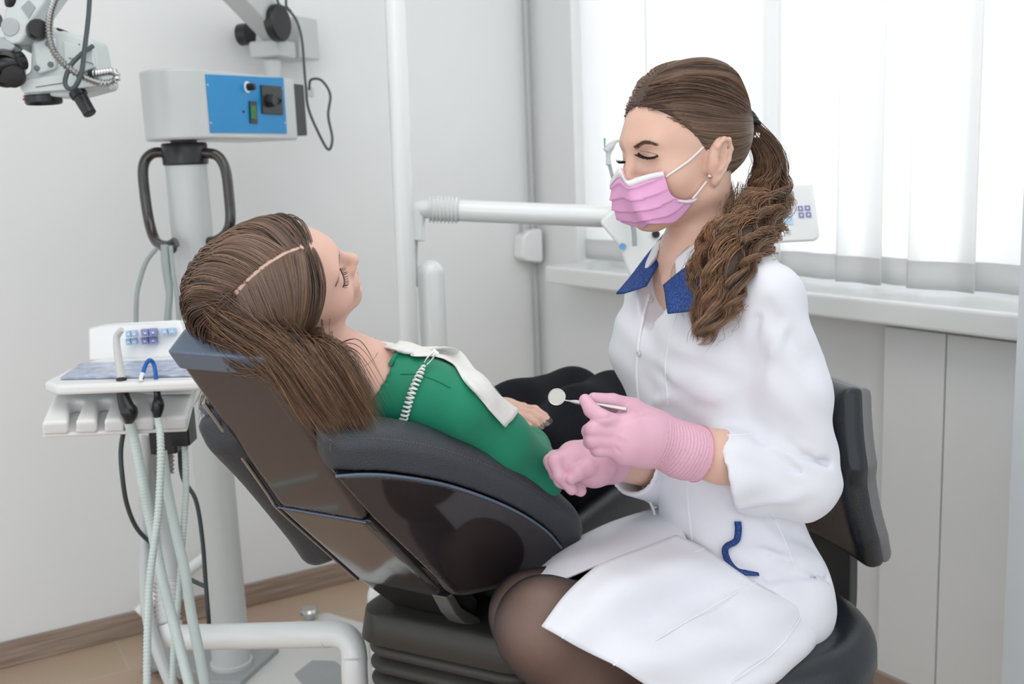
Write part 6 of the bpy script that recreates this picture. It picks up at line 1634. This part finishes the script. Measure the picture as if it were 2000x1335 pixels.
# second leg: gathered over the near side of the chair, or falling on the far side
last = S1[:, -1]; tan = S1[:, -1]-S1[:, -2]; tan /= np.linalg.norm(tan, axis=1)[:, None]
px_, py_, dp_ = np.array([proj(q) for q in last]).T
s_ = np.clip((640-px_)/250, 0, 1)             # 0 at the face side, 1 at the back of the head
e_ = rng.normal(0, 1, (n, 3)); jit = lambda a: e_*a+rng.normal(0, a*.18, (n, 3))
def L3(a, b, s): return np.asarray(a)[None]*(1-s[:, None])+np.asarray(b)[None]*s[:, None]
m0 = L3(P(648, 655, 1.335), P(455, 664, 1.29), s_)+jit(.009)
m1 = L3(P(682, 705, 1.345), P(540, 690, 1.235), s_)+jit(.009)
m2 = L3(P(716, 770, 1.345), P(596, 768, 1.232), s_)+jit(.010)
en = L3(P(750, 833, 1.345), P(655, 850, 1.25), s_)+jit(.010)
f0_ = L3(P(630, 650, 1.55), P(440, 680, 1.44), s_)+jit(.007); f1_ = L3(P(640, 700, 1.58), P(430, 735, 1.45), s_)+jit(.008); f2_ = L3(P(640, 780, 1.6), P(395, 790, 1.48), s_)+jit(.008); fe = L3(P(650, 830, 1.6), P(410, 830, 1.47), s_)+jit(.008)
nb_ = nears | (rng.random(n) < .7*(px_ < 470))
M0 = np.where(nb_[:, None], last*.55+m1*.45-FW*.006+jit(.003), f0_); M1 = np.where(nb_[:, None], m1, f1_); M2 = np.where(nb_[:, None], m2, f2_); EN = np.where(nb_[:, None], en, fe)
lenj = rng.uniform(.80, 1.0, n)
ctrl = np.stack([S1[:, -2], last, last+tan*.03*1.0, M0, M1, M2, EN, 2*EN-M2], 1)
ctrl = np.delete(ctrl, 2, axis=1)
segs = []
for i in range(1, 5):
    a, b, c, d = ctrl[:, i-1], ctrl[:, i], ctrl[:, i+1], ctrl[:, i+2]
    for t in np.arange(5)/5: segs.append(.5*((2*b)+(-a+c)*t+(2*a-5*b+4*c-d)*t*t+(-a+3*b-3*c+d)*t**3))
S2 = np.stack(segs, 1)
for kk in range(S2.shape[1]):
    q = S2[:, kk]; f_ = Fobs(q); m = f_ < offs*.8+.001
    if m.any(): S2[m, kk] = q[m]+grad(Fobs, q[m])*((offs[m]*.8+.001)-f_[m])[:, None]
full = np.concatenate([S1[:, :-1], S2], 1)
# smooth along the strand, then re-time for uneven lengths
for _ in range(3): full[:, 1:-1] = full[:, 1:-1]*.5+.25*(full[:, :-2]+full[:, 2:])
ql = PH.loc(full.reshape(-1, 3)).reshape(full.shape)
okh = ~(((ql[:, :, 1] > .066) & (ql[:, :, 2] < .055)) | (ql[:, :, 1] > .092)).any(1)
okh &= ~((ql[:, :, 1] > .045) & (ql[:, :, 2] < -.03) & (ql[:, :, 2] > -.13) & (np.abs(ql[:, :, 0]) < .055)).any(1)
full = full[okh]; lenj = lenj[okh]; s_ = s_[okh]; lay = lay[okh]; n = len(full)
kf = full.shape[1]; out_ = np.empty((n, 36, 3))
for i in range(n):
    x = np.linspace(0, (kf-1)*lenj[i], 36)
    for c in range(3): out_[i, :, c] = np.interp(x, np.arange(kf), full[i, :, c])
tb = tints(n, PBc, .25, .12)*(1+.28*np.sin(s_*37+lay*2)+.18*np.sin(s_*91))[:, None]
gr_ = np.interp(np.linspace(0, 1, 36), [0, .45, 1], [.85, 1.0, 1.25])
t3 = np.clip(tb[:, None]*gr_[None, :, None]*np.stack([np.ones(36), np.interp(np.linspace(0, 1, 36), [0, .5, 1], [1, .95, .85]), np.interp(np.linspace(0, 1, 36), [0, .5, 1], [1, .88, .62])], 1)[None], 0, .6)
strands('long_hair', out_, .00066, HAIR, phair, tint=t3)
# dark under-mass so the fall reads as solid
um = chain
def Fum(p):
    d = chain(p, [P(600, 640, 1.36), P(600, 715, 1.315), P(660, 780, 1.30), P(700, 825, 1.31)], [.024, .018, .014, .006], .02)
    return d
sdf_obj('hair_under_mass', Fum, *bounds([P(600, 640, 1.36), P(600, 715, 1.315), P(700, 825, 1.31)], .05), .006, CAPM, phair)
